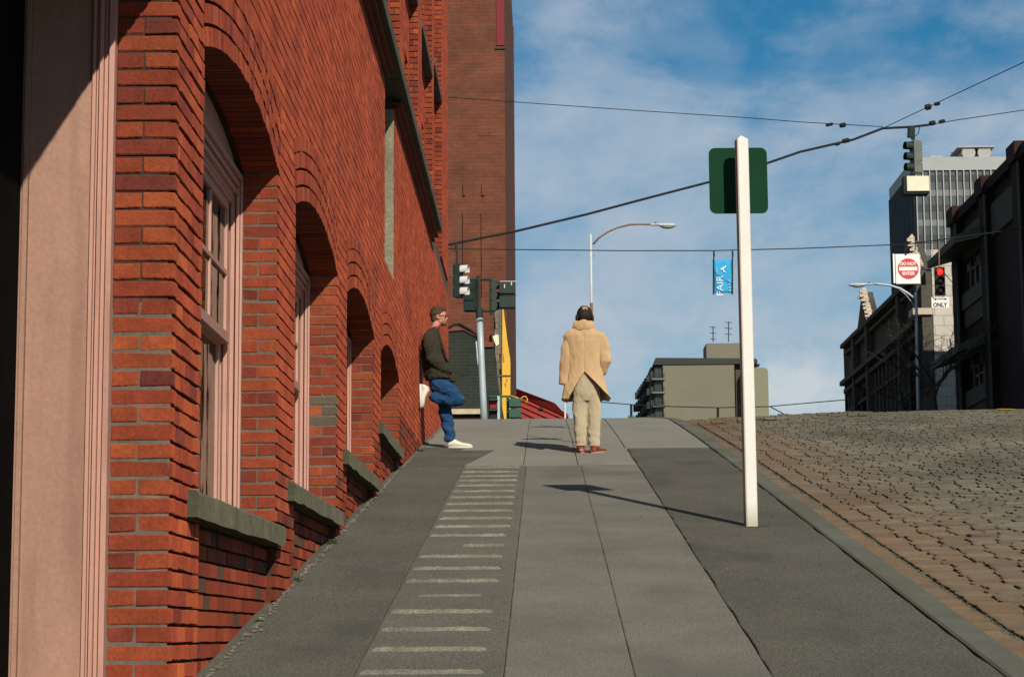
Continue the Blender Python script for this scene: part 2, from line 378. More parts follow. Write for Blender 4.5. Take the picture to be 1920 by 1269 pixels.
slab('asphalt_strip', asphalt, 1.0, 1.99, -12, 13.0, wob=.014)
slab('asphalt_strip', asphalt, 1.0, 1.99, 13.008, 25.4, wob=.014)
slab('asphalt_strip', asphalt, -1.56, -.84, 22.6, 25.2, skew=(0, .27), dz=.003, wob=.01)
slab('asphalt_strip', asphalt, -1.56, -1.0, 25.2, 25.9, skew=(0, .1), dz=.003, wob=.01)
slab('slab', concrete_new, -1.56, -.218, 22.6, 28.9)
slab('slab', concrete_new, -1.56, -.218, 28.91, 38)
for y0, y1 in ((22.6, 25.4), (25.408, 29.5), (29.51, 38)):
    slab('slab', concrete_new, -.21, .362, y0, y1)
    slab('slab', concrete_new, .37, .985 if y0 < 25 else .975, y0, y1)
    if y0 > 25: slab('slab', concrete_new, .985, 1.985, y0, y1)
for y0 in (38.01, 44, 50, 56): slab('slab', concrete_new, -1.56, 1.985, y0, y0+5.98)
# cleats (worn ridges that give the foot a hold on the hill)
rnd = random.Random(5)
cl_y = [9.6, 10.24, 10.88, 11.52, 12.2, 12.83, 13.46, 14.12, 14.78, 15.45, 16.1, 16.74, 17.38, 18.02, 18.66, 19.3, 19.95, 20.55, 21.1, 21.65, 22.3]
cl_y = [9.6-.64*i for i in range(12, 0, -1)] + cl_y
for i, y in enumerate(cl_y):
    x0, x1 = -.825, -.275
    if abs(y-14.78) < .01: x0 = -.56
    if abs(y-12.2) < .01: x0, x1 = -.72, -.36
    if y > 16: x1 = -.25
    wide = abs(y-12.2) < .01
    mb = MB(); n = 22; hw = .030 if not wide else .04
    for k in range(n+1):
        t = k/n; x = x0+(x1-x0)*t; h = (.016+rnd.uniform(-.003, .003))*(min(1, 16*t+.3)*min(1, 16*(1-t)+.3)) * (.45 if wide else 1)
        yy_ = y + rnd.uniform(-.003, .003) + .006*math.sin(k*.5+i)
        for (dy, dz) in ((-hw-.012, -.008), (-hw*.45, h*.85), (hw*.1, h), (hw+.03, -.008)):
            mb.v.append((x, yy_+dy, gz(yy_+dy)+dz))
        if k:
            for j in range(3): p = 4*(k-1)+j; mb.face([p, p+4, p+5, p+1])
    mb.build('ridge', ridgec, walk, smooth=True)
# kerb stones
kerb = thing('kerb', kind='structure')
y = -8.0
while y < 36:
    ln = 2.4; b = min(y+ln-.012, 36.4); mb = MB(); yl = ys(y, b, .4); rn = random.Random(int(y*10))
    for i, q in enumerate(yl):
        f = max(0, q-33.2)**2*.055            # turns the corner at the brow
        z = gz(q) + .012; j = rn.uniform(-.004, .004)
        mb.v += [(2.0-f, q, z-.3), (2.0-f, q, z-.01), (2.012-f, q, z), (2.158-f+j, q, z-.002), (2.17-f+j, q, z-.016), (2.185-f, q, z-.3)]
        if i:
            for k in range(5): p = 6*(i-1)+k; mb.face([p, p+6, p+7, p+1])
    n = len(mb.v); mb.face([5,4,3,2,1,0]); mb.face([n-1,n-2,n-3,n-4,n-5,n-6])
    o = mb.build('kerb_stone', kerbm, kerb); fix_normals(o.data)
    y += ln
# curved corner apron of the sidewalk beyond the last kerb stones (dark scraped edge)
# cobbles -------------------------------------------------------------------
cob_me = []
for s in range(5):
    o = chamfer_block(1, 1, 1, .08, .03, 40+s); me = bpy.data.meshes.new('cobble')
    me.from_pydata(o.v, [], o.f); me.materials.append(cob_s); fix_normals(me); cob_me.append(me)
rnd = random.Random(11)
cands = []
Y = -3.0; row = 0
while Y < 36.6:
    dy = .125 + .02*(row % 3 == 0); zoff = rnd.uniform(0, .2)
    xmax = min(13.7, max(6.5, .262*Y+1.6)) if Y > 6 else 4.5
    x = 2.17 + (0.0 if Y < 33.2 else -.055*(Y-33.2)**2)
    # gutter course: long stones set along the kerb, then a weedy joint
    x += .03
    first = True
    while x < xmax:
        ln = .21 if first else rnd.uniform(.165, .235)
        yc = Y + dy/2; cands.append((x+ln/2, yc, ln-.003, dy-.005, first)); x += ln
        if first: x += .022; first = False
        if row % 2 and ln < .18: x += .004
    Y += dy; row += 1
def cob_col():
    b = rnd.choice(((.122,.107,.072), (.114,.102,.073), (.128,.113,.078), (.106,.095,.068), (.132,.110,.071)))
    k = rnd.uniform(.80, 1.18); return (b[0]*k, b[1]*k, b[2]*k)
singles = sorted([c for c in cands if c[1] > 8.9 and (1022+4000*c[0]/c[1]) < 1935], key=lambda c: c[1])[:300]
ss = set(id(c) for c in singles)
mb = MB()
for c in cands:
    xx, yc, lx, ly, g = c; h = rnd.uniform(-.004, .004) + (-.002 if g else 0) - (.014 if rnd.random() < .05 else 0)
    zc = rz(xx, yc) + h; cc = cob_col()
    if 33.2 < yc < 35.4 and xx < 5.2: zc += rnd.uniform(-.015, .05); kq = rnd.uniform(1.0, 1.35); cc = tuple(q*kq for q in cc)   # broken stones along the brow
    if id(c) in ss:
        o = bpy.data.objects.new('cobble', rnd.choice(cob_me)); link(o, road)
        o.location = (xx, yc, zc-.04); o.scale = (lx, ly, .09); o.rotation_euler = (math.atan(.1495)+rnd.uniform(-.03,.03), rnd.uniform(-.02,.02), rnd.uniform(-.025,.025))
        o.color = (*cc, 1); continue
    sl = .1495 if yc < 24 else (gz(yc+.1)-gz(yc-.1))/.2
    tx, ty = rnd.uniform(-.02,.02), sl + rnd.uniform(-.035,.035)
    a, b, ch = lx/2, ly/2, .006
    def pt(dx, dy, dz): return (xx+dx, yc+dy, zc+dz+dx*tx+dy*ty)
    j = [rnd.uniform(-.003,.003) for _ in range(8)]
    p = [pt(-a+j[0],-b+j[1],-.03), pt(a+j[2],-b+j[3],-.03), pt(a+j[4],b+j[5],-.03), pt(-a+j[6],b+j[7],-.03)]
    t = [pt(-a+ch,-b+ch,.0), pt(a-ch,-b+ch,.0), pt(a-ch,b-ch,.0), pt(-a+ch,b-ch,.0)]
    mb.hexa(p+t, cc, skip=(0,))
mb.build('cobbles', cob_a, road, kind='stuff', color=True)
# painted mark on the brow of the road
pm = MB(); c = P(1875, 779, 35.0); 
k = len(pm.v)
for i in range(14):
    an = 2*math.pi*i/14; x_, y_ = c.x+.13*math.cos(an)*random.uniform(.8,1.1), 34.6+.55*math.sin(an); pm.v.append((x_, y_, rz(x_, y_)+.012))
pm.face(list(range(k, k+14))); pm.build('painted_mark', yellow, road)

# ================================================================== THE BRICK BUILDING
CH = .0733                       # one course
LB, JT = .205, .0065; BJ = .0125              # brick length, joint
Z0 = 2.62 - 60*CH                # course lines pass through the springing height
OPEN = [(9.27, 11.93, .615), (12.78, 15.42, .90), (16.18, 18.80, 1.385), (19.60, 22.05, 1.93)]
SPR, RISE = 2.62, .185
W0 = (4.55, 8.55, -9, 2.76, .17)  # entrance opening
UP = [(9.9, 12.3), (13.2, 15.5), (16.5, 18.8), (19.7, 22.1), (23.0, 25.4), (26.3, 28.8), (29.3, 31.5)]
YEND, ZTOP, YSTART = 33.7, 10.9, 1.5
BELT0, BELT1 = 5.34, 5.60
bld = thing('brick_building', 'long red brick building with arched windows and pink woodwork along the left of the sidewalk', 'building', (WX, 6, -.7))
def arc_z(Y, a, b, spring, rise):
    """height of the arch's underside at Y"""
    c = (b-a)/2; Rr = (c*c+rise*rise)/(2*rise); t = Y-(a+b)/2
    if abs(t) > c: return None
    return spring + rise - Rr + math.sqrt(Rr*Rr - t*t)
openings = [dict(a=W0[0], b=W0[1], sill=-9, spr=W0[3], rise=W0[4], dep=.246)] + [dict(a=a, b=b, sill=s, spr=SPR, rise=RISE, dep=.20) for a, b, s in OPEN]
REC = .05                         # spandrels under the sills stand back
MF = .024                         # mortar face behind the brick face

# the backing: mortar-faced masonry with its openings
core = MB()
def cbox(y0, y1, z0, z1, xf=WX-MF, xb=WX-.40): core.box(xb, xf, y0, y1, z0, z1)
edges = [YSTART] + [v for o in openings for v in (o['a'], o['b'])] + [YEND]
for i in range(0, len(edges), 2):
    cbox(edges[i]+.0, edges[i+1], -2.2, 2.62 if i else 2.76)
for i, o in enumerate(openings):
    if o['sill'] > -5: cbox(o['a'], o['b'], -1.5, o['sill']-.11, WX-MF-REC)
    n = 20
    for k in range(n):
        ya, yb = o['a']+(o['b']-o['a'])*k/n, o['a']+(o['b']-o['a'])*(k+1)/n
        za, zb = arc_z(ya+1e-6, o['a'], o['b'], o['spr'], o['rise']), arc_z(yb-1e-6, o['a'], o['b'], o['spr'], o['rise'])
        core.hexa([(WX-.4,ya,za+.012),(WX-MF-.004,ya,za+.012),(WX-MF-.004,yb,zb+.012),(WX-.4,yb,zb+.012),(WX-.4,ya,3.4),(WX-MF-.004,ya,3.4),(WX-MF-.004,yb,3.4),(WX-.4,yb,3.4)])
for i in range(0, len(edges), 2):
    cbox(edges[i], edges[i+1], 2.62 if i else 2.76, 3.4, WX-MF-.002)
# above 3.4: channel (blind shaft) at Y 20.07-21.30, z 3.57-5.3
SH = (20.07, 21.30, 3.57)
cbox(YSTART, SH[0], 3.4, BELT1); cbox(SH[1], YEND, 3.4, BELT1); cbox(SH[0], SH[1], 3.4, SH[2]); cbox(SH[0], SH[1], SH[2], BELT1, WX-.10)
# upper storeys
u = [YSTART] + [v for p in UP for v in p] + [YEND]
for i in range(0, len(u), 2): cbox(u[i], u[i+1], BELT1, ZTOP)
for a, b in UP:
    ya, yb = a+.30, b-.30
    cbox(a, ya, BELT1, ZTOP, WX-.10-MF); cbox(yb, b, BELT1, ZTOP, WX-.10-MF)
    cbox(ya, yb, BELT1, BELT1+.12, WX-.10-MF)
    for k in range(10):
        y0, y1 = ya+(yb-ya)*k/10, ya+(yb-ya)*(k+1)/10
        za, zb = arc_z(y0+1e-6, ya, yb, 6.9, .3), arc_z(y1-1e-6, ya, yb, 6.9, .3)
        core.hexa([(WX-.4,y0,za),(WX-.1-MF,y0,za),(WX-.1-MF,y1,zb),(WX-.4,y1,zb),(WX-.4,y0,7.66),(WX-.1-MF,y0,7.66),(WX-.1-MF,y1,7.66),(WX-.4,y1,7.66)])
    cbox(ya, yb, 10.4, ZTOP, WX-.10-MF)
core.build('wall', mortar_dk, bld)
# mass of the building behind, its end wall and roof
mb = MB(); mb.box(-14, WX-.9, YSTART, YEND-.4, -2.2, ZTOP); mb.box(-14, WX-.401, YEND-.4, YEND, -2.2, ZTOP); mb.box(-14, WX-.401, YSTART, YSTART+.3, -2.2, ZTOP)
mb.box(-14, WX-.1, YSTART, YEND-.02, ZTOP+.002, ZTOP+.3)
mb.build('rear_mass', darkroom, bld)

# bricks --------------------------------------------------------------------
rnd = random.Random(3)
PALW = 1
PAL = [(.285,.054,.018), (.26,.047,.017), (.305,.061,.020), (.24,.041,.016), (.20,.034,.017), (.33,.074,.022), (.15,.029,.018)]
WT = [5, 6, 4, 5, 2.5, 1.2, .8]
def bcol(k=1.0, even=0):
    c = rnd.choices(PAL, WT)[0]; s = rnd.uniform(.86, 1.12)*k; c = tuple(c[i]*(1-even)+(.25,.044,.017)[i]*even for i in range(3)); return (c[0]*s, c[1]*s, c[2]*s)
MINW = .03
singles = []      # candidate bricks to be objects: (area in the picture, spec)
bw = MB()         # the joined rest
def wall_brick(y0, y1, z0, z1, x=WX, dirty=0):
    if y1-y0 < MINW: return
    j = [rnd.uniform(-.0018, .0018) for _ in range(8)]; p = rnd.uniform(-.0012, .0016)*(3 if dirty else 1); cc = bcol(1.12-dirty*rnd.uniform(.3,.65), .5)
    if dirty and rnd.random() < .12: cc = (.07,.035,.022)
    bw.hexa([(x-.05,y0,z0),(x+p,y0+j[0],z0+j[1]),(x+p,y1+j[2],z0+j[3]),(x-.05,y1,z0),(x-.05,y0,z1),(x+p+.001,y0+j[4],z1+j[5]),(x+p+.001,y1+j[6],z1+j[7]),(x-.05,y1,z1)], cc, skip=(5,))
def course_run(y0, y1, z0, phase, x=WX, dirty=0, single=False):
    """bricks from y0 to y1 in one course; phase: the first is a header"""
    y = y0; first = True
    while y < y1-.02:
        ln = (LB-JT)/2 if (first and phase) else LB
        e = min(y+ln, y1-.0)
        if y1-e < .045: e = y1
        if single and e-y > .06: singles.append(('w', y, e, z0))
        else: wall_brick(y, e, z0, z0+CH-BJ, x, dirty)
        first = False; y = e+JT
ncourse = int((ZTOP-(-2.0))/CH)
k0 = int((-2.0-Z0)/CH)
for k in range(k0, k0+ncourse):
    z0 = Z0+k*CH; zc = z0+CH/2; ph = k % 2
    if z0 > ZTOP-CH: break
    if zc < BELT0 and True:
        # gaps at this height
        gaps = []
        for i, o in enumerate(openings):
            if zc < o['spr']:
                if zc > o['sill']-.11: gaps.append((o['a'], o['b'], 'o'))
                elif o['sill'] > -5: gaps.append((o['a'], o['b'], 's'))
            else:
                # inside the arch or its rings?
                hh = zc - o['spr'] - .2
                c = (o['b']-o['a'])/2; Rr = (c*c+o['rise']**2)/(2*o['rise']); cz = o['spr']+o['rise']-Rr
                ro = Rr+.24; d = ro*ro-(zc-cz)**2
                if d > 0:
                    hw = min(math.sqrt(d), c+.02)
                    if zc-cz < ro: gaps.append(((o['a']+o['b'])/2-hw, (o['a']+o['b'])/2+hw, 'r'))
        if SH[2] < zc: gaps.append((SH[0], SH[1], 'c'))
        gaps.sort(); y = YSTART; last = 'e'
        for a, b, t in gaps+[(YEND, YEND, 'e')]:
            if a > y:
                if a > 3:
                    base = gz((y+a)/2)
                    if zc > gz(min(a, y+3))-.35:
                        dirty = 1 if zc < gz(min(a, y+1.6))+.38 and t != 'c' else 0
                        near = (last in ('o','s')) and abs(y-8.55) < .02
                        course_run(y, a-.006 if t in 'rc' else a, z0, ph, dirty=dirty, single=near and last == 'o')
            if t == 's' and zc > gz(a)-.3:
                course_run(a+.01, b-.01, z0, ph, x=WX-REC, dirty=1)
            y = b if b > y else y; last = t
    elif zc > BELT1:
        for i in range(0, len(u), 2): course_run(max(u[i], 6), u[i+1], z0, ph)
        for a, b in UP:
            ya, yb = a+.30, b-.30
            if a < 15: continue
            if zc > 6.9:
                if zc < 7.66: course_run(a+.005, b-.005, z0, ph, x=WX-.10)
                elif zc > 10.4 : course_run(a+.005, b-.005, z0, ph, x=WX-.10)
                else: course_run(a+.005, ya, z0, ph, x=WX-.10); course_run(yb, b-.005, z0, ph, x=WX-.10)
            elif zc > BELT1+.12: course_run(a+.005, ya, z0, ph, x=WX-.10); course_run(yb, b-.005, z0, ph, x=WX-.10)
# jamb bricks (the reveals that face down the hill)
def jamb(Y, xo, dep, z0, z1, single, dirtybelow=-9, palmul=1.0):
    k = int(round((z0-Z0)/CH))
    while Z0+k*CH < z1-.02:
        z = Z0+k*CH; ph = k % 2
        if ph: parts = [(xo-dep, xo)] if dep < .27 else [(xo-dep, xo-LB-JT), (xo-LB, xo)]
        else:
            s = xo-dep*.54; parts = [(xo-dep, s-JT), (s, xo)]
        for xa, xb in parts:
            if single: singles.append(('j', Y, xa, xb, z))
            else:
                j = [rnd.uniform(-.003, .003) for _ in range(8)]; p = rnd.uniform(-.004, .003)
                cc = bcol(palmul*(1-(.3 if z < dirtybelow else 0)))
                bw.hexa([(xa,Y+p-.002,z),(xb,Y+p-.002,z),(xb,Y+.05,z),(xa,Y+.05,z),(xa,Y+p-.002,z+CH-BJ),(xb,Y+p-.002,z+CH-BJ),(xb,Y+.05,z+CH-BJ),(xa,Y+.05,z+CH-BJ)], cc, skip=(4,))
        k += 1
k = lambda z: Z0+math.ceil((z-Z0)/CH)*CH
jamb(8.55-.009, WX+.003, .246, k(-1.1), 2.76, True)
for i, o in enumerate(openings[1:]):
    jamb(o['b']-.009, WX+.003, .20, k(o['sill']), SPR+.05, i < 3)
for a, b in UP:
    if b > 20: jamb(b-.009, WX+.003, .10, k(BELT1), ZTOP, False, palmul=1.1); jamb(b-.30-.009, WX-.10, .12, k(BELT1+.12), 6.95, False, palmul=1.1)
# arch rings: four courses of bricks on edge
arch_bricks = []
RW = .104
for oi, o in enumerate(openings):
    c = (o['b']-o['a'])/2; Rr = (c*c+o['rise']**2)/(2*o['rise']); cz = o['spr']+o['rise']-Rr; yc = (o['a']+o['b'])/2
    A = math.asin(c/Rr)
    for ring in range(4):
        r0 = Rr+ring*RW+.002; r1 = r0+RW-.017; n = int(2*A*r0/.0733)
        for j in range(n):
            a0 = -A+2*A*j/n; a1 = -A+2*A*(j+1)/n-.012/r0
            p = .006+rnd.uniform(-.003,.003); cc = bcol(.93)
            dep = .20 if ring == 0 else .06
            q = lambda a_, r_, x_: (x_, yc+r_*math.sin(a_), cz+r_*math.cos(a_))
            bw.hexa([q(a0,r0,WX-dep),q(a0,r0,WX+p),q(a1,r0,WX+p),q(a1,r0,WX-dep),q(a0,r1,WX-dep),q(a0,r1,WX+p),q(a1,r1,WX+p),q(a1,r1,WX-dep)], cc)
# single bricks as objects
def shape(seed, lx, ly, lz): 
    o = chamfer_block(lx, ly, lz, .0035, .0018, seed); me = bpy.data.meshes.new('brick'); me.from_pydata(o.v, [], o.f); me.materials.append(brick_m); fix_normals(me); return me
cache = {}
def near_area(s):
    if s[0] == 'j': return (s[3]-s[2])*CH*(4000/s[1])**2
    return (s[2]-s[1])*1.5*CH*(4000/s[1])**2/s[1]
vis = [s for s in singles if (s[4] if s[0] == 'j' else s[3]) > -.35]
vis.sort(key=near_area, reverse=True)
keep = vis[:300]; kk = set(map(id, keep)); bo = OFF[bld.name]
for s in singles:
    if s[0] == 'j': _, Y, xa, xb, z = s; lx, ly = xb-xa, .07; ce = Vector(((xa+xb)/2, Y+.035+rnd.uniform(-.004,.003), z+(CH-BJ)/2))
    else: _, ya, yb, z = s; lx, ly = .07, yb-ya; ce = Vector((WX-.035+rnd.uniform(-.0035,.004), (ya+yb)/2, z+(CH-BJ)/2))
    if s[0] == 'w' and abs(ya-8.55) < .001: ce.y += .002
    if id(s) in kk:
        key = (round(lx, 2), round(ly, 2), rnd.randrange(3))
        if key not in cache: cache[key] = shape(hash(key) % 999, key[0], key[1], CH-BJ+.002)
        o = bpy.data.objects.new('brick', cache[key]); link(o, bld); o.location = ce-bo
        o.scale = (lx/key[0], ly/key[1], rnd.uniform(.97, 1.03)); o.rotation_euler = (rnd.uniform(-.006,.006), rnd.uniform(-.008,.008), rnd.uniform(-.010,.010))
        cc = bcol()
        if s[0] == 'j' and abs(Y-15.411) < .02 and z < 1.75 and xb > WX-.05 and rnd.random() < .4: cc = (.13,.10,.065)
        o.color = (*cc, 1)
    else:
        if s[0] == 'w': wall_brick(ya, yb, z, z+CH-BJ, dirty=0)
        else: bw.hexa([(xa,Y-.003,z),(xb,Y-.003,z),(xb,Y+.05,z),(xa,Y+.05,z),(xa,Y-.003,z+CH-BJ),(xb,Y-.003,z+CH-BJ),(xb,Y+.05,z+CH-BJ),(xa,Y+.05,z+CH-BJ)], bcol())
bw.build('brickwork', brick_a, bld, kind='stuff', color=True)
# pale fillets of mortar beside the first reveal (stops below its shaded upper joints)
for o_, d_ in ((openings[0], .246), *[(q, .20) for q in openings[1:]]):
    jm = MB(); jm.box(WX-d_-.01, WX-.006, o_['b']-.0045, o_['b']+.02, max(o_['sill'], -1.1), o_['spr'] if d_ < .22 else 1.35); jm.build('joint_mortar', mortar, bld)

# sills
for i, o in enumerate(openings[1:]):
    a, b, s = o['a']-.30, o['b']+.12, o['sill']; mb = MB(); n = 14; pr = .045
    for q in range(n+1):
        y = a+(b-a)*q/n; j1, j2, j3 = (rnd.uniform(-.008,.008) for _ in range(3))
        d = .006 if q in (0, n) else 0
        mb.v += [(WX-.33,y,s-.11), (WX+pr+j1*.6,y,s-.112+j2+d), (WX+pr+j3*.5,y,s-.012+j1*.5-d), (WX+pr-.012+j3*.5,y,s), (WX-.33,y,s+.02)]
        if q:
            for w_ in range(5):
                w2 = (w_+1) % 5; mb.face([5*(q-1)+w_, 5*(q-1)+w2, 5*q+w2, 5*q+w_])
    mb.face([0,1,2,3,4]); n5 = 5*n; mb.face([n5+4,n5+3,n5+2,n5+1,n5])
    o2 = mb.build('window_sill', stone, bld); fix_normals(o2.data)
# belt course in three steps
for (z0, z1, pr) in ((5.335, 5.352, .045), (5.395, 5.412, .09), (5.465, 5.585, .14)):
    for s0, s1 in ((YSTART, 10), (10, 20.05), (21.31, 28.75)) if z1 < 5.46 else ((YSTART, 12), (12.01, 20.6), (20.61, 28.7)):
        mb = MB(); mb.box(WX-.12, WX+pr, s0, s1-.01, z0, z1); mb.build('belt_course' if z1 > 5.46 else 'corbel_course', cstone if z1 > 5.46 else brick_a, bld, color=True if z1 < 5.46 else False)
        if z1 < 5.46: mb.c[:] = []
# corbel brick colour, darkened to stand in for their shaded undersides
for ch in bld.children:
    if ch.name.startswith('corbel_course'):
        a = ch.data.attributes['bc']; a.data.foreach_set('color', [.20,.055,.028,1]*len(ch.data.polygons))
# plastered reveal of the blind shaft
mb = MB(); mb.box(WX-.10, WX-.002, SH[1]-.03, SH[1]+.0, SH[2], 5.33); mb.build('plastered_reveal', mat('old_plaster', (.26,.24,.165), .9, .25, 5, .5, 60, var2=.25, diff=1), bld)
# sills of the top windows
for a, b in UP:
    if a < 18: continue
    z = 7.66 if a < 29 else 7.98
    mb = MB(); mb.box(WX-.35, WX+.012, a+.004, b-.014, z, z+.10); mb.build('window_sill', cstone, bld)
# upper windows: dark glazed frames set back
for a, b in UP:
    if a < 15: continue
    ya, yb = a+.30, b-.30
    f = MB(); f.box(WX-.38, WX-.30, ya, ya+.07, BELT1+.12, 6.9); f.box(WX-.38, WX-.30, yb-.07, yb, BELT1+.12, 6.9); f.box(WX-.37, WX-.31, ya, yb, 6.3, 6.36); f.box(WX-.38, WX-.3, ya, yb, 6.86, 7.2)
    fo = f.build('window', pink, bld); g = MB(); g.box(WX-.35, WX-.345, ya+.07, yb-.07, BELT1+.12, 6.86); g.build('pane', glass, fo)
    f = MB(); f.box(WX-.38, WX-.30, ya, ya+.07, 7.78, 10.4); f.box(WX-.38, WX-.30, yb-.07, yb, 7.78, 10.4); f.box(WX-.37, WX-.31, ya, yb, 9.1, 9.16)
    fo = f.build('window', pink, bld); g = MB(); g.box(WX-.35, WX-.345, ya+.07, yb-.07, 7.78, 10.4); g.build('pane', glass, fo)

# ---- the pink woodwork
def reeded(mb, xo, width, Y, z0, z1, steps, side=-1):
    """a moulded casing facing down the hill: strips of uneven width and depth with quirks between"""
    x = xo
    for wv, d in steps:
        wv *= width; mb.box(x-wv+.0025, x-.0005, Y-d, Y+.06, z0, z1); x -= wv
STEPS = [(.10,.020), (.13,.035), (.05,.012), (.16,.030), (.06,.014), (.17,.028), (.05,.012), (.16,.024), (.12,.038)]
blindm = mat('window_blind', (.42,.34,.20), .8, .12, 3, stain=((.30,.23,.12), 6, .5, (1,1,.1), .5))
for i, o in enumerate(openings[1:]):
    a, b, s, spr = o['a'], o['b'], o['sill'], o['spr']; top = spr-.02
    win = MB()
    X1 = WX-.20
    reeded(win, X1, .155, b, s, top, STEPS)
    win.box(X1-.155, X1, a+.0, a+.05, s, top)                       # near casing
    # head: stepped mouldings
    for q, (dz, dx) in enumerate(((.0,.0), (.035,.018), (.075,.030), (.105,.05))):
        win.box(X1-.155, X1-dx, a+.05, b-.04, top-.14+dz*.0+ (0.14-dz)-.03, top-dz+.0)
    win.box(X1-.155, X1-.055, a+.05, b-.04, top-.16, top-.135)
    wo = win.build('window', pink, bld)
    # tympanum board in the arch
    tm = MB(); n = 14; pts = [(X1-.03, a+.01, top+.001), (X1-.03, b-.01, top+.001)]
    for q in range(n, -1, -1):
        y = a+.01+(b-a-.02)*q/n; pts.append((X1-.03, y, (arc_z(y, a, b, spr, o['rise']) or spr)-.004))
    tm.prism(pts, (-.05, 0, 0)); tm.build('arch_board', pink, wo)
    # units
    U = [a+.05+(b-a-.10)*q/2 for q in range(3)]; zm = s+(top-.16-s)*.57
    mu = MB()
    for q in (1,): mu.box(X1-.15, X1-.03, U[q]-.045, U[q]+.045, s, top-.16)
    mu.build('mullion', pink, wo)
    for q in range(2):
        y0, y1 = U[q]+(.0 if q == 0 else .045), U[q+1]-(.0 if q == 1 else .045)
        if q == 1: y1 -= .035
        us = MB(); x0, x1 = X1-.105, X1-.070
        us.box(x0, x1, y0, y0+.045, zm, top-.16); us.box(x0, x1, y1-.045, y1, zm, top-.16); us.box(x0, x1, y0+.045, y1-.045, top-.21, top-.16)
        us.box(x0-.01, x1+.012, y0, y1, zm-.025, zm+.03)
        uo = us.build('sash', pink, wo)
        mt = MB(); ym = (y0+y1)/2; zz = (zm+top-.2)/2
        mt.box(x0+.006, x1-.003, ym-.013, ym+.013, zm+.03, top-.21); mt.box(x0+.004, x1-.001, y0+.045, y1-.045, zz-.013, zz+.013)
        mt.build('glazing_bar', pink, wo)
        ls = MB(); x0, x1 = X1-.148, X1-.112
        ls.box(x0, x1, y0, y0+.05, s+.02, zm); ls.box(x0, x1, y1-.05, y1, s+.02, zm); ls.box(x0, x1, y0+.05, y1-.05, s+.02, s+.11); ls.box(x0, x1, y0+.05, y1-.05, zm-.04, zm-.005)
        ls.build('sash', pink, wo)
        gl = MB(); gl.box(X1-.090, X1-.086, y0+.045, y1-.045, zm+.03, top-.21); gl.build('pane', glass, wo)
        gl = MB(); gl.box(X1-.132, X1-.128, y0+.05, y1-.05, s+.11, zm-.04); gl.build('pane', glass, wo)
        bl = MB(); bl.box(X1-.185, X1-.18, y0+.02, y1-.02, s+.02, zm+.05); bl.build('blind', blindm, wo)
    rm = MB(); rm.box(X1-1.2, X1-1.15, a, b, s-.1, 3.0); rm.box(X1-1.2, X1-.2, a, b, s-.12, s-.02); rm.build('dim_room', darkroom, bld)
# entrance at the near end
o = openings[0]; X1 = WX-.246
e = MB()
e.box(X1-.022, X1+.0, 8.55-.055, 8.60, -1.3, 2.95)                  # edge bead
e.box(X1-.045, X1-.024, 8.55-.03, 8.60, -1.3, 2.95)
e.box(X1-.062, X1-.047, 8.55-.05, 8.60, -1.3, 2.95)
e.box(X1-.078, X1-.064, 8.55-.022, 8.60, -1.3, 2.95)
e.box(X1-.094, X1-.080, 8.55-.034, 8.60, -1.3, 2.95)
entrance = e.build('entrance_casing', pink, bld)
p = MB(); p.box(X1-.350, X1-.096, 8.55-.012, 8.60, -1.3, 2.95); p.build('panel', pinkpanel, entrance)
p = MB(); p.box(X1-.372, X1-.352, 8.55-.03, 8.60, -1.3, 2.95); p.box(X1-.384, X1-.3725, 8.55-.018, 8.60, -1.3, 2.95); p.build('edge_bead', pinkpanel, entrance)
p = MB(); p.box(X1-.42, X1-.385, 4.5, 8.60, -2.2, 2.95); p.build('recess_dark', darkroom, entrance)  # near-black sheet standing in for the darkness of the entrance recess
p = MB(); p.box(X1-.38, X1, 4.5, 8.50, 2.955, 2.98); p.build('head_board', pinkpanel, entrance)

# crumbling bricks and dirt along the foot of the wall, a few weeds
rb = MB(); rr = random.Random(17)
for q in range(900):
    y = rr.uniform(9.2, 33.5); x = WX+abs(rr.gauss(0, .018)); r = rr.uniform(.004, .013)
    z = gz(y)+.002; rb.hexa([(x+dx*r*rr.uniform(.6,1.2), y+dy*r*rr.uniform(.6,1.4), z+dz*r*rr.uniform(.5,1)) for dz in (0,1) for dx, dy in ((-1,-1),(1,-1),(1,1),(-1,1))])
(rb.build('wall_foot_rubble', mat('rubble', (.16,.14,.11), .95, .4, 40), kind="stuff"))
lt = MB()
for q in range(260):
    y = rr.uniform(9, 26); x = rr.choice((rr.uniform(-1.48, -.9), rr.uniform(-1.48, 1.95), rr.uniform(1.0, 1.95))); s3 = rr.uniform(.003, .009); z = gz(y)+.004; an = rr.uniform(0, 3); k_ = len(lt.v)
    for c3, s4 in ((1,0),(0,1),(-1,0),(0,-1)): lt.v.append((x+(c3*math.cos(an)-s4*math.sin(an)*.6)*s3, y+(c3*math.sin(an)+s4*math.cos(an)*.6)*s3, z+rr.uniform(0,.006)))
    lt.face([k_, k_+1, k_+2, k_+3])
lt.build('pavement_litter', leafdry, kind='stuff')
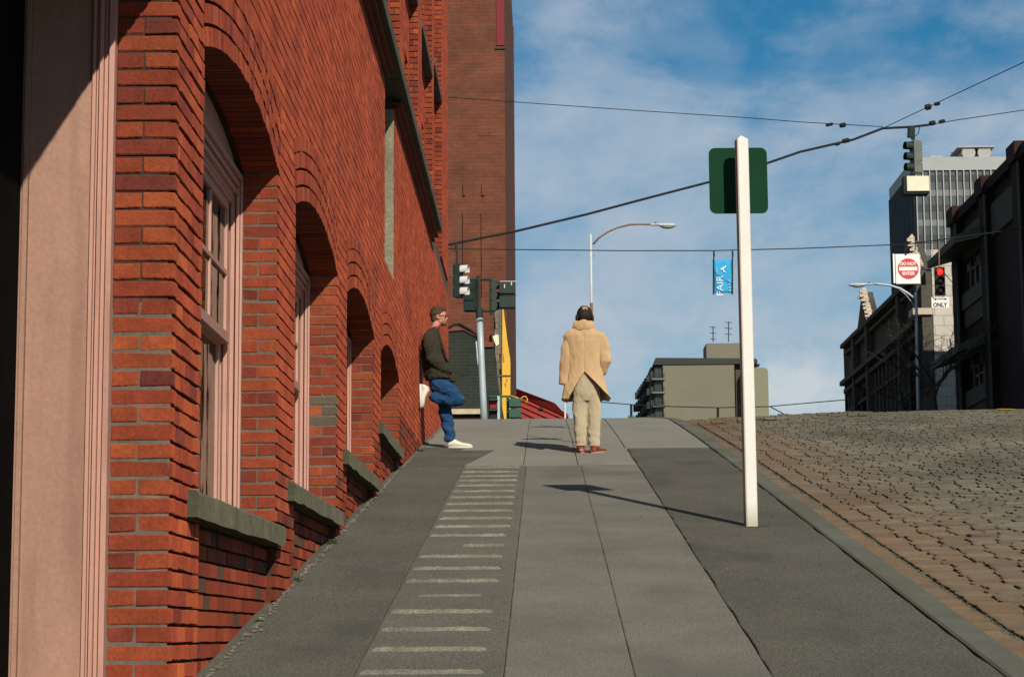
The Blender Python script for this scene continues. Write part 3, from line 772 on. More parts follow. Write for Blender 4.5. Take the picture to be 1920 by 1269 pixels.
def weed(x, y, n, h, label, m=moss):
    t = thing('weed', label, 'weed', (x, y, gz(y)-.005), 'weeds in the pavement joints')
    mb = MB(); r2 = random.Random(int(x*91+y*77))
    for q in range(n):
        an = r2.uniform(0, 6.28); l = h*r2.uniform(.4, 1); bx, by = x+r2.gauss(0, h*.25), y+r2.gauss(0, h*.5); z = gz(by)-.006
        tip = (bx+math.cos(an)*l*.7, by+math.sin(an)*l*.7, z+l*r2.uniform(.5, 1)); w_ = l*.13
        dx, dy = -math.sin(an)*w_, math.cos(an)*w_; m2_ = tuple((bx, by, z)[k2]*.45+tip[k2]*.55+(0,0,l*.12)[k2] for k2 in range(3))
        k_ = len(mb.v); mb.v += [(bx, by, z), (m2_[0]+dx, m2_[1]+dy, m2_[2]), tip, (m2_[0]-dx, m2_[1]-dy, m2_[2])]; mb.face([k_, k_+1, k_+2, k_+3])
    mb.build('leaves', m, t, kind='stuff')
weed(WX+.012, 15.0, 90, .05, 'largest green weed at the wall foot under the second arched window')
weed(WX+.012, 12.9, 60, .04, 'low weed tuft at the wall foot just past the first window sill')
weed(WX+.012, 11.2, 40, .032, 'small dark weed against the brick foot below the first window sill')
weed(WX+.02, 18.4, 50, .035, 'weed tuft at the wall foot beneath the third window sill')
weed(WX+.05, 25.0, 60, .06, 'bright green tuft by the wall behind the leaning man')
weed(1.56, 16.06, 40, .045, 'tiny weeds at the foot of the white wooden post')
for q in range(46):
    pass
# weeds in the joint between kerb and cobbles: too many to count
gw = MB(); r2 = random.Random(8)
for q in range(900):
    y = r2.uniform(8.5, 33); y = y if r2.random() > .3 else round(y*1.3)/1.3+r2.gauss(0,.1); x = r2.choice((2.416, 2.416, 2.416, 2.195))+r2.gauss(0, .007); z = rz(x, y)-.01; l = r2.uniform(.008, .024); an = r2.uniform(0, 6.28)
    k_ = len(gw.v); gw.v += [(x-.004, y, z), (x+.004, y+.003, z), (x+math.cos(an)*l*.7, y+math.sin(an)*l*.7, z+l)]; gw.face([k_, k_+1, k_+2])
gw.build('gutter_weeds', mat('dull_weed', (.040,.040,.020), .9, .4, 9), kind='stuff')
# ================================================================== STREET FURNITURE
def g_at(X, Y): return gz(Y) if X < 2.1 or X > 13.8 else rz(X, Y)
def txt(body, size, m, parent, loc, rot, name='lettering', sx=1.0, bold=0.0):
    cu = bpy.data.curves.new(name, 'FONT'); cu.body = body; cu.size = size; cu.align_x = 'CENTER'; cu.align_y = 'CENTER'; cu.extrude = .0015; cu.offset = bold; cu.materials.append(m)
    o = bpy.data.objects.new(name, cu); link(o, parent); o.location = Vector(loc)-OFF[parent.name]; o.rotation_euler = rot; o.scale = (sx, 1, 1); o.name = name+'_text'; dg = bpy.context.evaluated_depsgraph_get(); me = bpy.data.meshes.new_from_object(o.evaluated_get(dg)); o2 = bpy.data.objects.new(name, me); link(o2, parent); o2.location = o.location; o2.rotation_euler = o.rotation_euler; o2.scale = o.scale; bpy.data.objects.remove(o); return o2

# the white wooden post with the back of a sign
b0 = P(1408, 986, 16.0); t0 = P(1387, 262, 16.15)
post = thing('sign_post', 'white painted wooden post carrying the dark green back of a rounded sign', 'sign post', (b0.x, 16.0, gz(16.0)))
base = Vector((b0.x, 16.0, gz(16.0)-.02)); top = Vector((t0.x, 16.02, t0.z)); ax = (top-base).normalized()
U_ = Vector((1, 0, 0)); U_ = (U_-ax*U_.dot(ax)).normalized(); U_ = Matrix.Rotation(R(9), 3, ax) @ U_; V_ = ax.cross(U_)
hw = .0445; mb = MB()
def pc(o_, a, b): return o_ + U_*a*hw + V_*b*hw
ch = .82
def ring(o_): return [pc(o_, *q) for q in ((-1,-ch),(-ch,-1),(ch,-1),(1,-ch),(1,ch),(ch,1),(-ch,1),(-1,ch))]
rings = [ring(base + (top-ax*.034-base)*t) for t in (0, .25, .5, .75, 1)]
for rg in rings: mb.v += [tuple(q) for q in rg]
for i in range(4):
    for j in range(8): mb.face([8*i+j, 8*i+(j+1)%8, 8*i+8+(j+1)%8, 8*i+8+j])
n_ = len(mb.v); mb.v.append(tuple(top+ax*.002))
for j in range(8): mb.face([32+j, 32+(j+1)%8, n_])
o = mb.build('post', whitep, post); fix_normals(o.data)
# sign plate on the far side of the post
sc_c = P(1386, 335, 16.15) + Vector((0, .075, 0)); W2, H2, rr_ = .226, .26, .05
Us = Vector((1, .02, 0)).normalized(); Us = (Us-ax*Us.dot(ax)).normalized()
pts = []
for (cx_, cz_, a0) in ((W2-rr_, H2-rr_, 0), (-W2+rr_, H2-rr_, 90), (-W2+rr_, -H2+rr_, 180), (W2-rr_, -H2+rr_, 270)):
    for q in range(7): an = R(a0+15*q); pts.append(sc_c + Us*(cx_+rr_*math.cos(an)) + ax*(cz_+rr_*math.sin(an)))
mb = MB(); mb.prism(pts, (0, .003, 0)); o = mb.build('sign_plate', signback, post); fix_normals(o.data)
mb = MB()
for dz in (.17, -.17): mb.cyl(sc_c+ax*dz+Vector((0,-.028,0)), sc_c+ax*dz+Vector((0,.012,0)), .008, 8)
mb.build('bolts', galv, post, kind='stuff')
dm = MB(); k_ = len(dm.v); rr2 = random.Random(2)
for q in range(16): an = 2*math.pi*q/16; x_, y_ = b0.x+.02+.11*math.cos(an)*rr2.uniform(.7,1.3), 15.99+.10*math.sin(an)*rr2.uniform(.7,1.2); dm.v.append((x_, y_, gz(y_)+.003))
dm.face(list(range(k_, k_+16))); tag(dm.build('contact_dirt', dirt), kind='stuff')  # patch of dirt doubling as the post's contact shadow

# traffic signals -----------------------------------------------------------
def signal_head(root, ce, face, s=1.0, vis=None, lit=None, body=sigdk, name='signal_housing', rows=3, lensm=None, w_=.34, d_=.20):
    """ce: centre of the housing; face: direction the lenses look, in the ground plane"""
    f = Vector(face).normalized(); r = Vector((-f.y, f.x, 0)); h = .345*s; ce = Vector(ce); W_ = w_*s/2; D_ = d_*s/2
    mb = MB()
    for i in range(rows):
        z = ce.z + (i-(rows-1)/2)*h
        lo, hi = z-h/2+.002, z+h/2-.002
        def q(a, b, zz): p = ce + r*a + f*b; return (p.x, p.y, zz)
        mb.hexa([q(-W_,-D_*.6,lo),q(W_,-D_*.6,lo),q(W_,D_,lo),q(-W_,D_,lo),q(-W_,-D_*.6,hi),q(W_,-D_*.6,hi),q(W_,D_,hi),q(-W_,D_,hi)])
        mb.hexa([q(-W_*.8,-D_,lo+.012),q(W_*.8,-D_,lo+.012),q(W_*.8,-D_*.6,lo+.04),q(-W_*.8,-D_*.6,lo+.04),q(-W_*.8,-D_,hi-.012),q(W_*.8,-D_,hi-.012),q(W_*.8,-D_*.6,hi-.04),q(-W_*.8,-D_*.6,hi-.04)])
    hb = mb.build(name, body, root)
    for i in range(rows):
        z = ce.z + (i-(rows-1)/2)*h; lc = Vector((ce.x, ce.y, z)) + f*(D_+.004)
        lm = MB(); lm.ball(lc, .13*s, .13*s, .13*s, 6); o_ = lm.build('lens', (lensm or [black])[min(i, len(lensm or [1])-1)] if not (lit is not None and i == rows-1) else lit, root, smooth=True)
        # visor: a tunnel open below
        v = MB(); n = 12; L_ = .24*s; R_ = .145*s
        for t in range(n+1):
            an = R(-35 + 250*t/n)
            for (b_, rr3) in ((D_, R_), (D_+L_*(1 if True else .5), R_*.97), (D_+L_, R_*.91), (D_, R_*.94)):
                p = lc - f*(D_+.004) + r*(rr3*math.cos(an)) + f*b_ + Vector((0,0,rr3*math.sin(an))); v.v.append(tuple(p))
            if t:
                for k3 in range(4): k4 = (k3+1) % 4; v.face([4*(t-1)+k3, 4*(t-1)+k4, 4*t+k4, 4*t+k3])
        v.build('visor', vis or body, root, smooth=False)
    return hb
def pole_tube(root, name, a, b, r0, r1, m, n=14):
    mb = MB(); a = Vector(a); b = Vector(b); mb.tube([a+(b-a)*t for t in (0,.33,.66,1)], [r0+(r1-r0)*t for t in (0,.33,.66,1)], n); return mb.build(name, m, root, smooth=True)

# pole with two heads on the far corner
Yp = 55.0
pb = P(909, 812, Yp); pt_ = P(899, 590, Yp)
sp = thing('traffic_signal', 'grey steel pole with two dark signal heads beyond the leaning man', 'traffic signal', (pb.x, Yp, gz(Yp)))
pole_tube(sp, 'pole', (pb.x, Yp, gz(Yp)-.1), pt_, .092, .082, galv)
mb = MB(); a = P(899, 596, Yp); b = P(898, 578, Yp); mb.tube([a, b], [.095, .095], 14); mb.tube([b, P(897, 517, Yp)], .045, 8)
for y_ in (524, 583):
    mb.tube([P(873, y_, Yp), P(922, y_, Yp)], .035, 8)
mb.tube([P(880, 524, Yp), P(880, 530, Yp)], .03, 6); mb.tube([P(921, 524, Yp), P(921, 590, Yp)], .04, 8)
mb.build('bracket', sigdk, sp)
signal_head(sp, P(881, 555, Yp), (.25, 1, 0), .78, w_=.40, d_=.26)
signal_head(sp, P(924, 555, Yp+.05), (1, .15, 0), .78, w_=.3)
for y0_, y1_ in ((529, 551), (555, 577)):
    mb = MB(); a = P(936, y1_, Yp-.15); b = P(965, y0_, Yp-.15); mb.box(a.x, b.x, Yp-.2, Yp+.14, a.z, b.z); hb_ = mb.build('crossing_signal_box', sigdk, sp, bevel=.012)
    mb = MB(); mb.box(a.x+.02, b.x+.05, Yp-.22, Yp-.19, b.z+.005, b.z+.02); mb.build('box_hood', visor if y0_ < 540 else sigdk, hb_)
mb = MB()
for x_, y_ in ((946, 536), (959, 531)):
    a = P(x_, y_, Yp-.23); mb.box(a.x-.012, a.x+.012, Yp-.205, Yp-.202, a.z-.05, a.z+.05)
mb.build('worn_mark', visor, sp, kind='stuff')
# small conduit on the pole
pole_tube(sp, 'conduit', P(893, 640, Yp-.12), P(896, 684, Yp-.12), .018, .018, galv_lt, 6)

# hanging signal seen side on, left
Yh = 52.0
hs_ = thing('hanging_signal', 'hanging traffic signal seen side on with three sunlit visors', 'traffic signal', P(858, 560, Yh), 'traffic signals hung from the span wire')
signal_head(hs_, P(858, 527, Yh), (1, -.28, 0), .80, vis=visor, d_=.22)
mb = MB(); mb.tube([P(856, 455, Yh), P(857, 500, Yh)], .028, 8); mb.tube([P(846, 462, Yh), P(850, 470, Yh), P(856, 458, Yh)], .014, 6); mb.build('hanger', sigdk, hs_)

# second pole: low heads in front of the red roof
Yl = 62.0
lp = thing('traffic_signal', 'low crossing signals with dull red lens and green boxes before the red roof', 'traffic signal', (P(938, 800, Yl).x, Yl, gz(Yl)))
pole_tube(lp, 'pole', (P(938, 800, Yl).x, Yl, gz(Yl)-.1), P(938, 738, Yl), .05, .045, siggr, 10)
mb = MB(); a, b = P(917, 788, Yl-.1), P(935, 745, Yl-.1); mb.box(a.x, b.x, Yl-.2, Yl+.1, a.z, b.z); hb_ = mb.build('signal_housing', black, lp, bevel=.02)
for q in range(2):
    a, b = P(919, 765+19*q, Yl-.3), P(931, 751+19*q, Yl-.3); mb = MB(); mb.box(a.x, b.x, Yl-.225, Yl-.205, a.z, b.z); mb.build('lens', redoff if q == 0 else black, lp)
    mb = MB(); mb.box(a.x-.02, b.x+.04, Yl-.40, Yl-.2, b.z+.005, b.z+.03); mb.build('visor', siggr, lp)
mb = MB(); a, b = P(933, 787, Yl-.1), P(937, 743, Yl-.1); mb.box(a.x, b.x, Yl-.24, Yl+.1, a.z, b.z); mb.build('frame_edge', galv, lp)
for q in range(2):
    a, b = P(954, 764+20*q, Yl), P(977, 748+20*q, Yl); mb = MB(); mb.box(a.x, b.x, Yl-.2, Yl+.12, a.z, b.z); mb.build('signal_box', siggr, lp, bevel=.02)
mb = MB(); mb.tube([P(917, 743, Yl), P(958, 743, Yl)], .03, 8); mb.tube([P(952, 743, Yl), P(952, 790, Yl)], .04, 8); mb.build('bracket', siggr, lp)

# span wires ----------------------------------------------------------------
def wire(label, pts, Ys, r, knots=(), m=black, n=24):
    """pts: photo pixels along the wire, Ys: distance at each"""
    pp = [P(x, y, Y_) for (x, y), Y_ in zip(pts, Ys)]
    t = thing('span_wire', label, 'overhead wire', pp[0], 'wires strung over the street')
    mb = MB(); path = []
    for a, b in zip(pp, pp[1:]):
        k = 6
        for q in range(k): path.append(a+(b-a)*q/k)
    path.append(pp[-1]); mb.tube(path, r, 6); mb.build('cable', m, t, smooth=True)
    for kx, ky, KY, kr, kl in knots:
        a = P(kx-kl/2, ky+kl*.12, KY); b = P(kx+kl/2, ky-kl*.12, KY); mb = MB(); mb.tube([a, a+(b-a)*.15, b-(b-a)*.15, b], [kr*.5, kr, kr, kr*.5], 8); mb.build('insulator', black, t)
    return t
YJ = 52.0
wire('thick sagging black cable rising from the brick wall to the signal junction', [(700, 474), (845, 458), (970, 433), (1100, 402), (1220, 370), (1328, 342), (1442, 305), (1500, 285), (1600, 262), (1655, 241), (1712, 238), (1752, 233)], [YJ]*12, .030, [(1586, 264, YJ, .06, 14), (1570, 270, YJ, .045, 10)])
for i_, (x_, y_) in enumerate(((1752, 233), (1904, 209))): pass
wire('thin wire running right from the junction towards the dark building', [(1752, 233), (1790, 226), (1905, 209), (2150, 170)], [52, 53, 57, 66], .011, [(1748, 231, 52, .06, 12), (1766, 228, 52.3, .05, 12)])
wire('thin wire climbing steeply to the upper right from the junction', [(1655, 241), (1740, 201), (1905, 124), (2100, 30)], [52, 48, 43, 38], .010, [(1740, 201, 48, .07, 12), (1757, 195, 47.4, .045, 11)])
wire('thin nearly level wire high above crossing from the brick tower', [(700, 172), (845, 183), (970, 192), (1200, 208), (1400, 221), (1500, 229), (1655, 238)], [60, 58, 57, 55, 54, 53, 52], .010, [(1555, 234, 52.8, .04, 14), (1580, 235, 52.6, .06, 12)])
YS2 = 58.0
wire('level wire that carries the blue banner and the do not enter sign', [(700, 466), (845, 467), (970, 468), (1150, 470), (1336, 470), (1500, 466), (1700, 458), (1790, 446), (1905, 430), (2080, 405)], [YS2]*10, .014)
wire('faint far wire low over the brow holding two small green signals', [(1060, 748), (1180, 758), (1262, 762), (1345, 764), (1440, 762), (1530, 754), (1600, 748)], [150]*7, .035)
wire('short slack stay wire to the right of the beige block', [(1444, 762), (1470, 776), (1499, 793)], [150]*3, .04)
wire('faint high wire crossing the lower right of the dark facade', [(1690, 458), (1800, 452), (1905, 428)], [66]*3, .010)

# signal hanging from the junction, with a cream box beneath
tc_ = P(1718, 295, YJ)
rs = thing('hanging_signal', 'grey hanging signal under the wire junction with a cream box sign below it', 'traffic signal', tc_, 'traffic signals hung from the span wire')
hg = signal_head(rs, tc_, (-.75, -.22, 0), .78, vis=sigdk, body=mat('weathered_grey', (.13,.14,.12), .6, .2, 6), w_=.34, d_=.30)
mb = MB(); mb.tube([P(1712, 238, YJ), P(1712, 262, YJ)], .05, 8); mb.tube([P(1707, 240, YJ), P(1706, 258, YJ)], .07, 8); mb.tube([P(1724, 238, YJ), P(1722, 250, YJ), P(1716, 256, YJ)], .012, 6); mb.build('hanger', sigdk, rs)
mb = MB(); a, b = P(1699, 361, YJ-.1), P(1740, 332, YJ-.1); mb.box(a.x, b.x, YJ-.25, YJ+.15, a.z, b.z); cb = mb.build('cream_box', cream, rs, bevel=.015)
mb = MB(); mb.box(a.x-.07, a.x-.003, YJ-.2, YJ+.1, a.z-.02, b.z); mb.box(a.x-.07, b.x, YJ-.2, YJ+.15, a.z-.05, a.z-.005); mb.build('box_frame', black, rs)
mb = MB(); mb.tube([P(1715, 362, YJ), P(1716, 470, YJ)], .012, 6); mb.build('drop_cable', black, rs)

# the do not enter sign
YD = YS2
dn = thing('road_sign', 'square white sign with a red disc reading DO NOT ENTER', 'road sign', P(1701, 503, YD))
mb = MB(); a, b = P(1680.5, 532, YD), P(1724, 476, YD); mb.box(a.x, b.x, YD, YD+.04, a.z, b.z); mb.build('plate', signwhite, dn)
mb = MB(); mb.box(a.x-.07, a.x-.02, YD+.0, YD+.05, a.z+.02, b.z+.01); mb.build('back_plate', signwhite, dn)
c_ = Vector(((a.x+b.x)/2+.01, YD-.004, (a.z+b.z)/2)); rD = (b.x-a.x)*.435
mb = MB(); mb.cyl(c_, c_+Vector((0, .002, 0)), rD, 40); mb.build('red_disc', signred, dn)
mb = MB(); mb.box(c_.x-rD*.86, c_.x+rD*.86, YD-.009, YD-.006, c_.z-rD*.18, c_.z+rD*.18); mb.build('white_bar', signwhite, dn)
txt('DO NOT', .118, signwhite, dn, (c_.x, YD-.008, c_.z+rD*.47), (R(90), 0, 0), sx=.93, bold=.004)
txt('ENTER', .118, signwhite, dn, (c_.x, YD-.008, c_.z-rD*.47), (R(90), 0, 0), sx=.98, bold=.004)
mb = MB(); mb.tube([P(1698, 459, YD), P(1698, 478, YD)], .03, 6); mb.box(a.x, b.x, YD-.01, YD+.05, a.z-.03, a.z-.004); mb.build('hanger', black, dn)

# red light with ONLY sign
YR = 60.0
rl = thing('hanging_signal', 'black hanging signal showing a red light above the ONLY sign', 'traffic signal', P(1762, 555, YR), 'traffic signals hung from the span wire')
hc = P(1762, 528, YR)
signal_head(rl, hc, (-.05, -1, 0), .79, lit=redlens, body=black, lensm=[black], w_=.36)
mb = MB(); mb.tube([P(1760, 448, YR), P(1761, 502, YR)], .022, 6); mb.build('hanger', rust, rl)
mb = MB(); a, b = P(1747, 577, YR), P(1779, 557, YR); mb.box(a.x, b.x, YR, YR+.015, a.z, b.z); mb.build('plate', signwhite, rl)
txt('ONLY', .165, inkblack, rl, ((a.x+b.x)/2-.01, YR-.004, a.z+.075), (R(90), 0, 0), sx=.88, bold=.006)
mb = MB(); zc_ = b.z-.055; xa_, xb_ = a.x+.06, b.x-.05
mb.box(xa_+.04, xb_-.04, YR-.005, YR-.002, zc_-.010, zc_+.010)
mb.prism([(xa_, YR-.005, zc_), (xa_+.07, YR-.005, zc_-.035), (xa_+.07, YR-.005, zc_+.035)], (0, .003, 0)); mb.prism([(xb_, YR-.005, zc_), (xb_-.07, YR-.005, zc_+.035), (xb_-.07, YR-.005, zc_-.035)], (0, .003, 0))
mb.build('double_arrow', inkblack, rl)
mb = MB(); mb.tube([P(1768, 509, YR), P(1790, 535, 70)], .012, 6); mb.build('stay', black, rl)

# blue banner
bn = thing('street_banner', 'narrow blue banner with white print hung from the level wire beside the post', 'banner', P(1356, 520, YS2))
a, b = P(1340, 549.5, YS2), P(1371, 487.5, YS2)
mb = MB(); nx_, nz_ = 6, 10
for j in range(nz_+1):
    for i in range(nx_+1):
        x_ = a.x+(b.x-a.x)*i/nx_; z_ = a.z+(b.z-a.z)*j/nz_; mb.v.append((x_, YS2+.012*math.sin(i*1.3+j*.6), z_))
for j in range(nz_):
    for i in range(nx_): k_ = j*(nx_+1)+i; mb.face([k_, k_+1, k_+nx_+2, k_+nx_+1])
o = mb.build('cloth', banner, bn, smooth=True); so = o.modifiers.new('thick', 'SOLIDIFY'); so.thickness = .004
for x_ in (1338, 1373):
    mb = MB(); mb.tube([P(x_, 552, YS2), P(x_, 486, YS2)], .024, 8); mb.build('rod', sigdk, bn)
    mb = MB(); mb.tube([P(x_, 486, YS2), P(x_+1, 478, YS2), P(x_, 470, YS2)], [.014, .026, .018], 6); mb.build('hook', black, bn)
def bpt(px, py): p = P(px, py, YS2); return Vector((p.x, YS2-.022, p.z))
mb = MB()      # the bird-like white emblem
for poly in ([(1350.5,504),(1354,502),(1357,500),(1361,497.5),(1361.8,499.5),(1359,502.5),(1356.8,504),(1357.5,507.5),(1361,511),(1359,511.6),(1355.6,509),(1354.8,505.5),(1352,507)],):
    mb.prism([bpt(*q) for q in poly][::-1], (0, .004, 0))
mb.build('emblem', bannerw, bn)
txt('FAIR', .26, bannerw, bn, bpt(1350.3, 536), (R(90), R(-90), 0), sx=1.1)
mb = MB(); q0 = bpt(1366, 547); q1 = bpt(1369.5, 524)
for t in range(4): mb.box(q0.x, q1.x, YS2-.022, YS2-.019, q0.z+(q1.z-q0.z)*t/4+.01, q0.z+(q1.z-q0.z)*(t+1)/4-.02)
mb.build('print', mat('banner_faint', (.2,.5,.72), .7, .1), bn, kind='stuff')
mb = MB(); q0 = bpt(1342, 516); q1 = bpt(1346, 502)
for t in range(4): mb.box(q0.x, q1.x, YS2-.022, YS2-.019, q0.z+(q1.z-q0.z)*t/4+.01, q0.z+(q1.z-q0.z)*(t+1)/4-.012)
mb.build('print', mat('banner_faint', (.2,.5,.72), .7, .1), bn, kind='stuff')

# street lamps ---------------------------------------------------------------
def lamp(label, base, topz_px, arm, headc, Y_, pm, am, dirx, r=.05):
    b_ = P(*base, Y_); t_ = P(*topz_px, Y_)
    t = thing('street_lamp', label, 'street lamp', (b_.x, Y_, gz(Y_)), 'street lamps with curved arms')
    pole_tube(t, 'pole', (b_.x, Y_, gz(Y_)-.2), t_, r, r*.8, pm, 10)
    for k_, (path, rr4) in enumerate(arm):
        mb = MB(); mb.tube([P(x, y, Y_) for x, y in path], rr4, 8); mb.build('arm' if k_ == 0 else 'brace', am if k_ == 0 else pm, t, smooth=True)
    hx, hy = headc; c_ = P(hx, hy, Y_); L_ = (P(hx+25, hy, Y_)-c_).x
    mb = MB()
    prof = [(-1.0,.030,.02),(-.8,.045,.03),(-.35,.055,.035),(-.1,.10,.06),(.4,.12,.065),(.85,.085,.05),(1.0,.03,.02)]
    mb.loft([((c_.x+dirx*q*L_, Y_, c_.z+ (.01 if q < -.2 else -.012)), (0, wv*1.1, 0), (0, 0, hv)) for q, wv, hv in prof])
    hd = mb.build('lamp_head', galv_lt, t, smooth=True)
    mb = MB(); mb.ball((c_.x+dirx*.35*L_, Y_, c_.z-.055), .20, .10, .06, 7); mb.build('lamp_bowl', mat('lamp_bowl', (.30,.31,.27), .3, .05), hd, smooth=True)
    mb = MB(); mb.cyl((c_.x-dirx*.55*L_, Y_, c_.z+.03), (c_.x-dirx*.55*L_, Y_, c_.z+.10), .03, 8); mb.build('photocell', rust, hd)
    return t
lamp('street lamp rising behind the standing man, its rusty arm reaching right', (1112, 815), (1107.5, 439), [([(1112,458),(1122,447),(1138,436),(1158,427),(1180,421.5),(1200,420.5),(1219,421)], .030), ([(1113,480),(1116,467),(1126,452),(1140,440),(1152,432)], .008)], (1243, 422), 62.0, galv_lt, rust, 1, r=.045)
lamp('street lamp in front of the ornate building, its grey arm reaching left', (1722, 800), (1717.5, 549), [([(1718,562),(1704,551),(1688,541),(1668,535),(1648,532.5),(1634,532)], .045), ([(1718,585),(1710,567),(1698,552),(1684,541)], .014)], (1616, 533.5), 78.0, galv, galv, -1, r=.07)

# two assumed slim posts; unseen oval plates added to throw shadows across the path
for Y_, px_, tpx, lb in ((26.1, 1112, 568, 'slim dark sign post just behind the standing man'), (29.6, 1110, 600, 'second slim dark post assumed behind the standing man to cast a shadow')):
    b_ = P(px_, 820, Y_); t_ = P(px_+1.0, tpx, Y_)
    t = thing('slim_post', lb, 'post', (b_.x, Y_, gz(Y_)), 'slim posts behind the standing man')
    mb = MB(); mb.tube([(b_.x, Y_, gz(Y_)-.05), (b_.x, Y_, t_.z)], .019, 8); mb.build('post', rust, t)
    pc_ = P(1099, 655, Y_-.03); mb = MB(); mb.prism([(pc_.x+.27*math.cos(R(20*q)), Y_-.035, pc_.z+.12*math.sin(R(20*q))) for q in range(18)], (0, .012, 0)); mb.build('shadow_plate', sigdk, t)

# tall yellow tapering post with its grey neighbour
Yy = 81.5
yp = thing('yellow_post', 'tall tapering yellow steel post right of the dark green shed wall', 'post', (P(950, 800, Yy).x, Yy, gz(Yy)))
mb = MB(); prof = [(835, 941.5, 956.5), (790, 941.5, 957), (680, 941.5, 957), (672, 942, 956.5), (640, 942, 951.5), (600, 942, 946.5), (574, 942, 943.5)]
k0_ = 0
for (yy_, xa_, xb_) in prof:
    a = P(xa_, yy_, Yy); b = P(xb_, yy_, Yy); mb.v += [(a.x, Yy-.08, a.z), (b.x, Yy-.08, a.z), (b.x, Yy+.1, a.z), (a.x, Yy+.1, a.z)]
for i in range(len(prof)-1):
    for j in range(4): mb.face([4*i+j, 4*i+(j+1)%4, 4*i+4+(j+1)%4, 4*i+4+j])
mb.face([3,2,1,0]); n_ = len(mb.v); mb.face([n_-4,n_-3,n_-2,n_-1]); mb.build('post', yellow, yp)
mb = MB()
for (x_, y_, h_) in ((944.5, 672, 11), (948, 722, 6), (950.5, 714, 5)):
    a = P(x_-1.2, y_+h_, Yy); b = P(x_+1.5, y_-h_, Yy); mb.prism([(a.x, Yy-.086, a.z), (b.x, Yy-.086, a.z+.12), (a.x, Yy-.086, b.z)], (0, .004, 0))
mb.build('rust_gash', rust, yp, kind='stuff')
mb = MB(); mb.tube([P(934, 704, Yy-.12), P(957, 704, Yy-.12)], .025, 6); mb.build('strap', rust, yp)
up_ = thing('utility_pole', 'dark grey utility pole hard against the yellow post', 'pole', (P(938, 800, Yy+1).x, Yy+1, gz(Yy+1)))
mb = MB(); mb.tube([(P(938.5, 800, Yy+1).x, Yy+1, gz(Yy+1)-.2), P(937.5, 700, Yy+1), P(936.5, 560, Yy+1)], [.07, .066, .06], 10); mb.build('pole', mat('old_grey_wood', (.13,.13,.115), .8, .25, 4), up_)
hk = thing('yellow_hose', 'small bent yellow hose above the low green signal boxes', 'hose', P(985, 765, 64))
mb = MB(); mb.tube([P(958, 742, 64), P(968, 745, 64), P(975, 749, 64), P(981, 743, 64), P(986, 743, 64), P(989, 749, 64), P(986, 756, 64)], .018, 8); mb.build('hose', yellow, hk, smooth=True)
wp = thing('white_pole', 'thin white pole seen below the sleeve of the standing man', 'pole', (P(1059, 800, 100).x, 100, gz(100)))
mb = MB(); mb.tube([(P(1060, 800, 100).x, 100, gz(100)-.2), P(1058.5, 712, 100)], .045, 8); mb.build('pole', whitep, wp)

# ================================================================== BUILDINGS BEYOND THE BROW
def bigbox(root, name, m, x0, x1, y0, y1, z0, z1, **k):
    mb = MB(); mb.box(x0, x1, y0, y1, z0, z1); return mb.build(name, m, root, **k)
def bricktex(name, c1, c2, cm, sx, sy, sc_=1.0, var=.25, mortar=.012):
    """courses too far off to build one by one"""
    m = mat(name, c1, .9, 0, 1); N = m.node_tree.nodes; L = m.node_tree.links; b = N['Principled BSDF']
    g = N.new('ShaderNodeNewGeometry'); s = N.new('ShaderNodeSeparateXYZ'); L.new(g.outputs['Position'], s.inputs[0])
    ad = N.new('ShaderNodeMath'); L.new(s.outputs['X'], ad.inputs[0]); L.new(s.outputs['Y'], ad.inputs[1])
    cb = N.new('ShaderNodeCombineXYZ'); L.new(ad.outputs[0], cb.inputs['X']); L.new(s.outputs['Z'], cb.inputs['Y'])
    bt = N.new('ShaderNodeTexBrick'); bt.inputs['Scale'].default_value = 1; bt.inputs['Brick Width'].default_value = sx; bt.inputs['Row Height'].default_value = sy; bt.inputs['Mortar Size'].default_value = mortar
    bt.inputs['Color1'].default_value = (*c1, 1); bt.inputs['Color2'].default_value = (*c2, 1); bt.inputs['Mortar'].default_value = (*cm, 1); L.new(cb.outputs[0], bt.inputs['Vector'])
    n = N.new('ShaderNodeTexNoise'); n.inputs['Scale'].default_value = .9; n.inputs['Detail'].default_value = 8; n.inputs['Roughness'].default_value = .7
    mp_ = N.new('ShaderNodeMapping'); mp_.inputs['Scale'].default_value = (.9, 1.2, 1); L.new(cb.outputs[0], mp_.inputs[0]); L.new(mp_.outputs[0], n.inputs['Vector'])
    r = N.new('ShaderNodeMapRange'); r.inputs['From Min'].default_value = .3; r.inputs['From Max'].default_value = .7; r.inputs['To Min'].default_value = 1-var; r.inputs['To Max'].default_value = 1+var; L.new(n.outputs['Fac'], r.inputs['Value'])
    v = N.new('ShaderNodeVectorMath'); v.operation = 'SCALE'; L.new(bt.outputs['Color'], v.inputs[0]); L.new(r.outputs[0], v.inputs['Scale']); L.new(v.outputs[0], b.inputs['Base Color'])
    bp = N.new('ShaderNodeBump'); bp.inputs['Strength'].default_value = .6; bp.inputs['Distance'].default_value = .012; bp.invert = True; L.new(bt.outputs['Fac'], bp.inputs['Height']); L.new(bp.outputs[0], b.inputs['Normal'])
    return m
# the tall brick tower
YT = 83.0
tx0, tx1 = -9.0, P(950, 700, YT).x; zt = 32.0; tz0 = gz(YT)-1
tower = thing('brick_tower', 'tall windowless brown brick building closing the view above the signals', 'building', (tx1-3, YT, tz0))
towbrick = bricktex('tower_brick', (.165,.050,.024), (.130,.043,.022), (.11,.048,.028), .44, .15, var=.36, mortar=.018)
yb_ = 110.0
bigbox(tower, 'wall', towbrick, tx0, tx1, YT, yb_, tz0, zt)
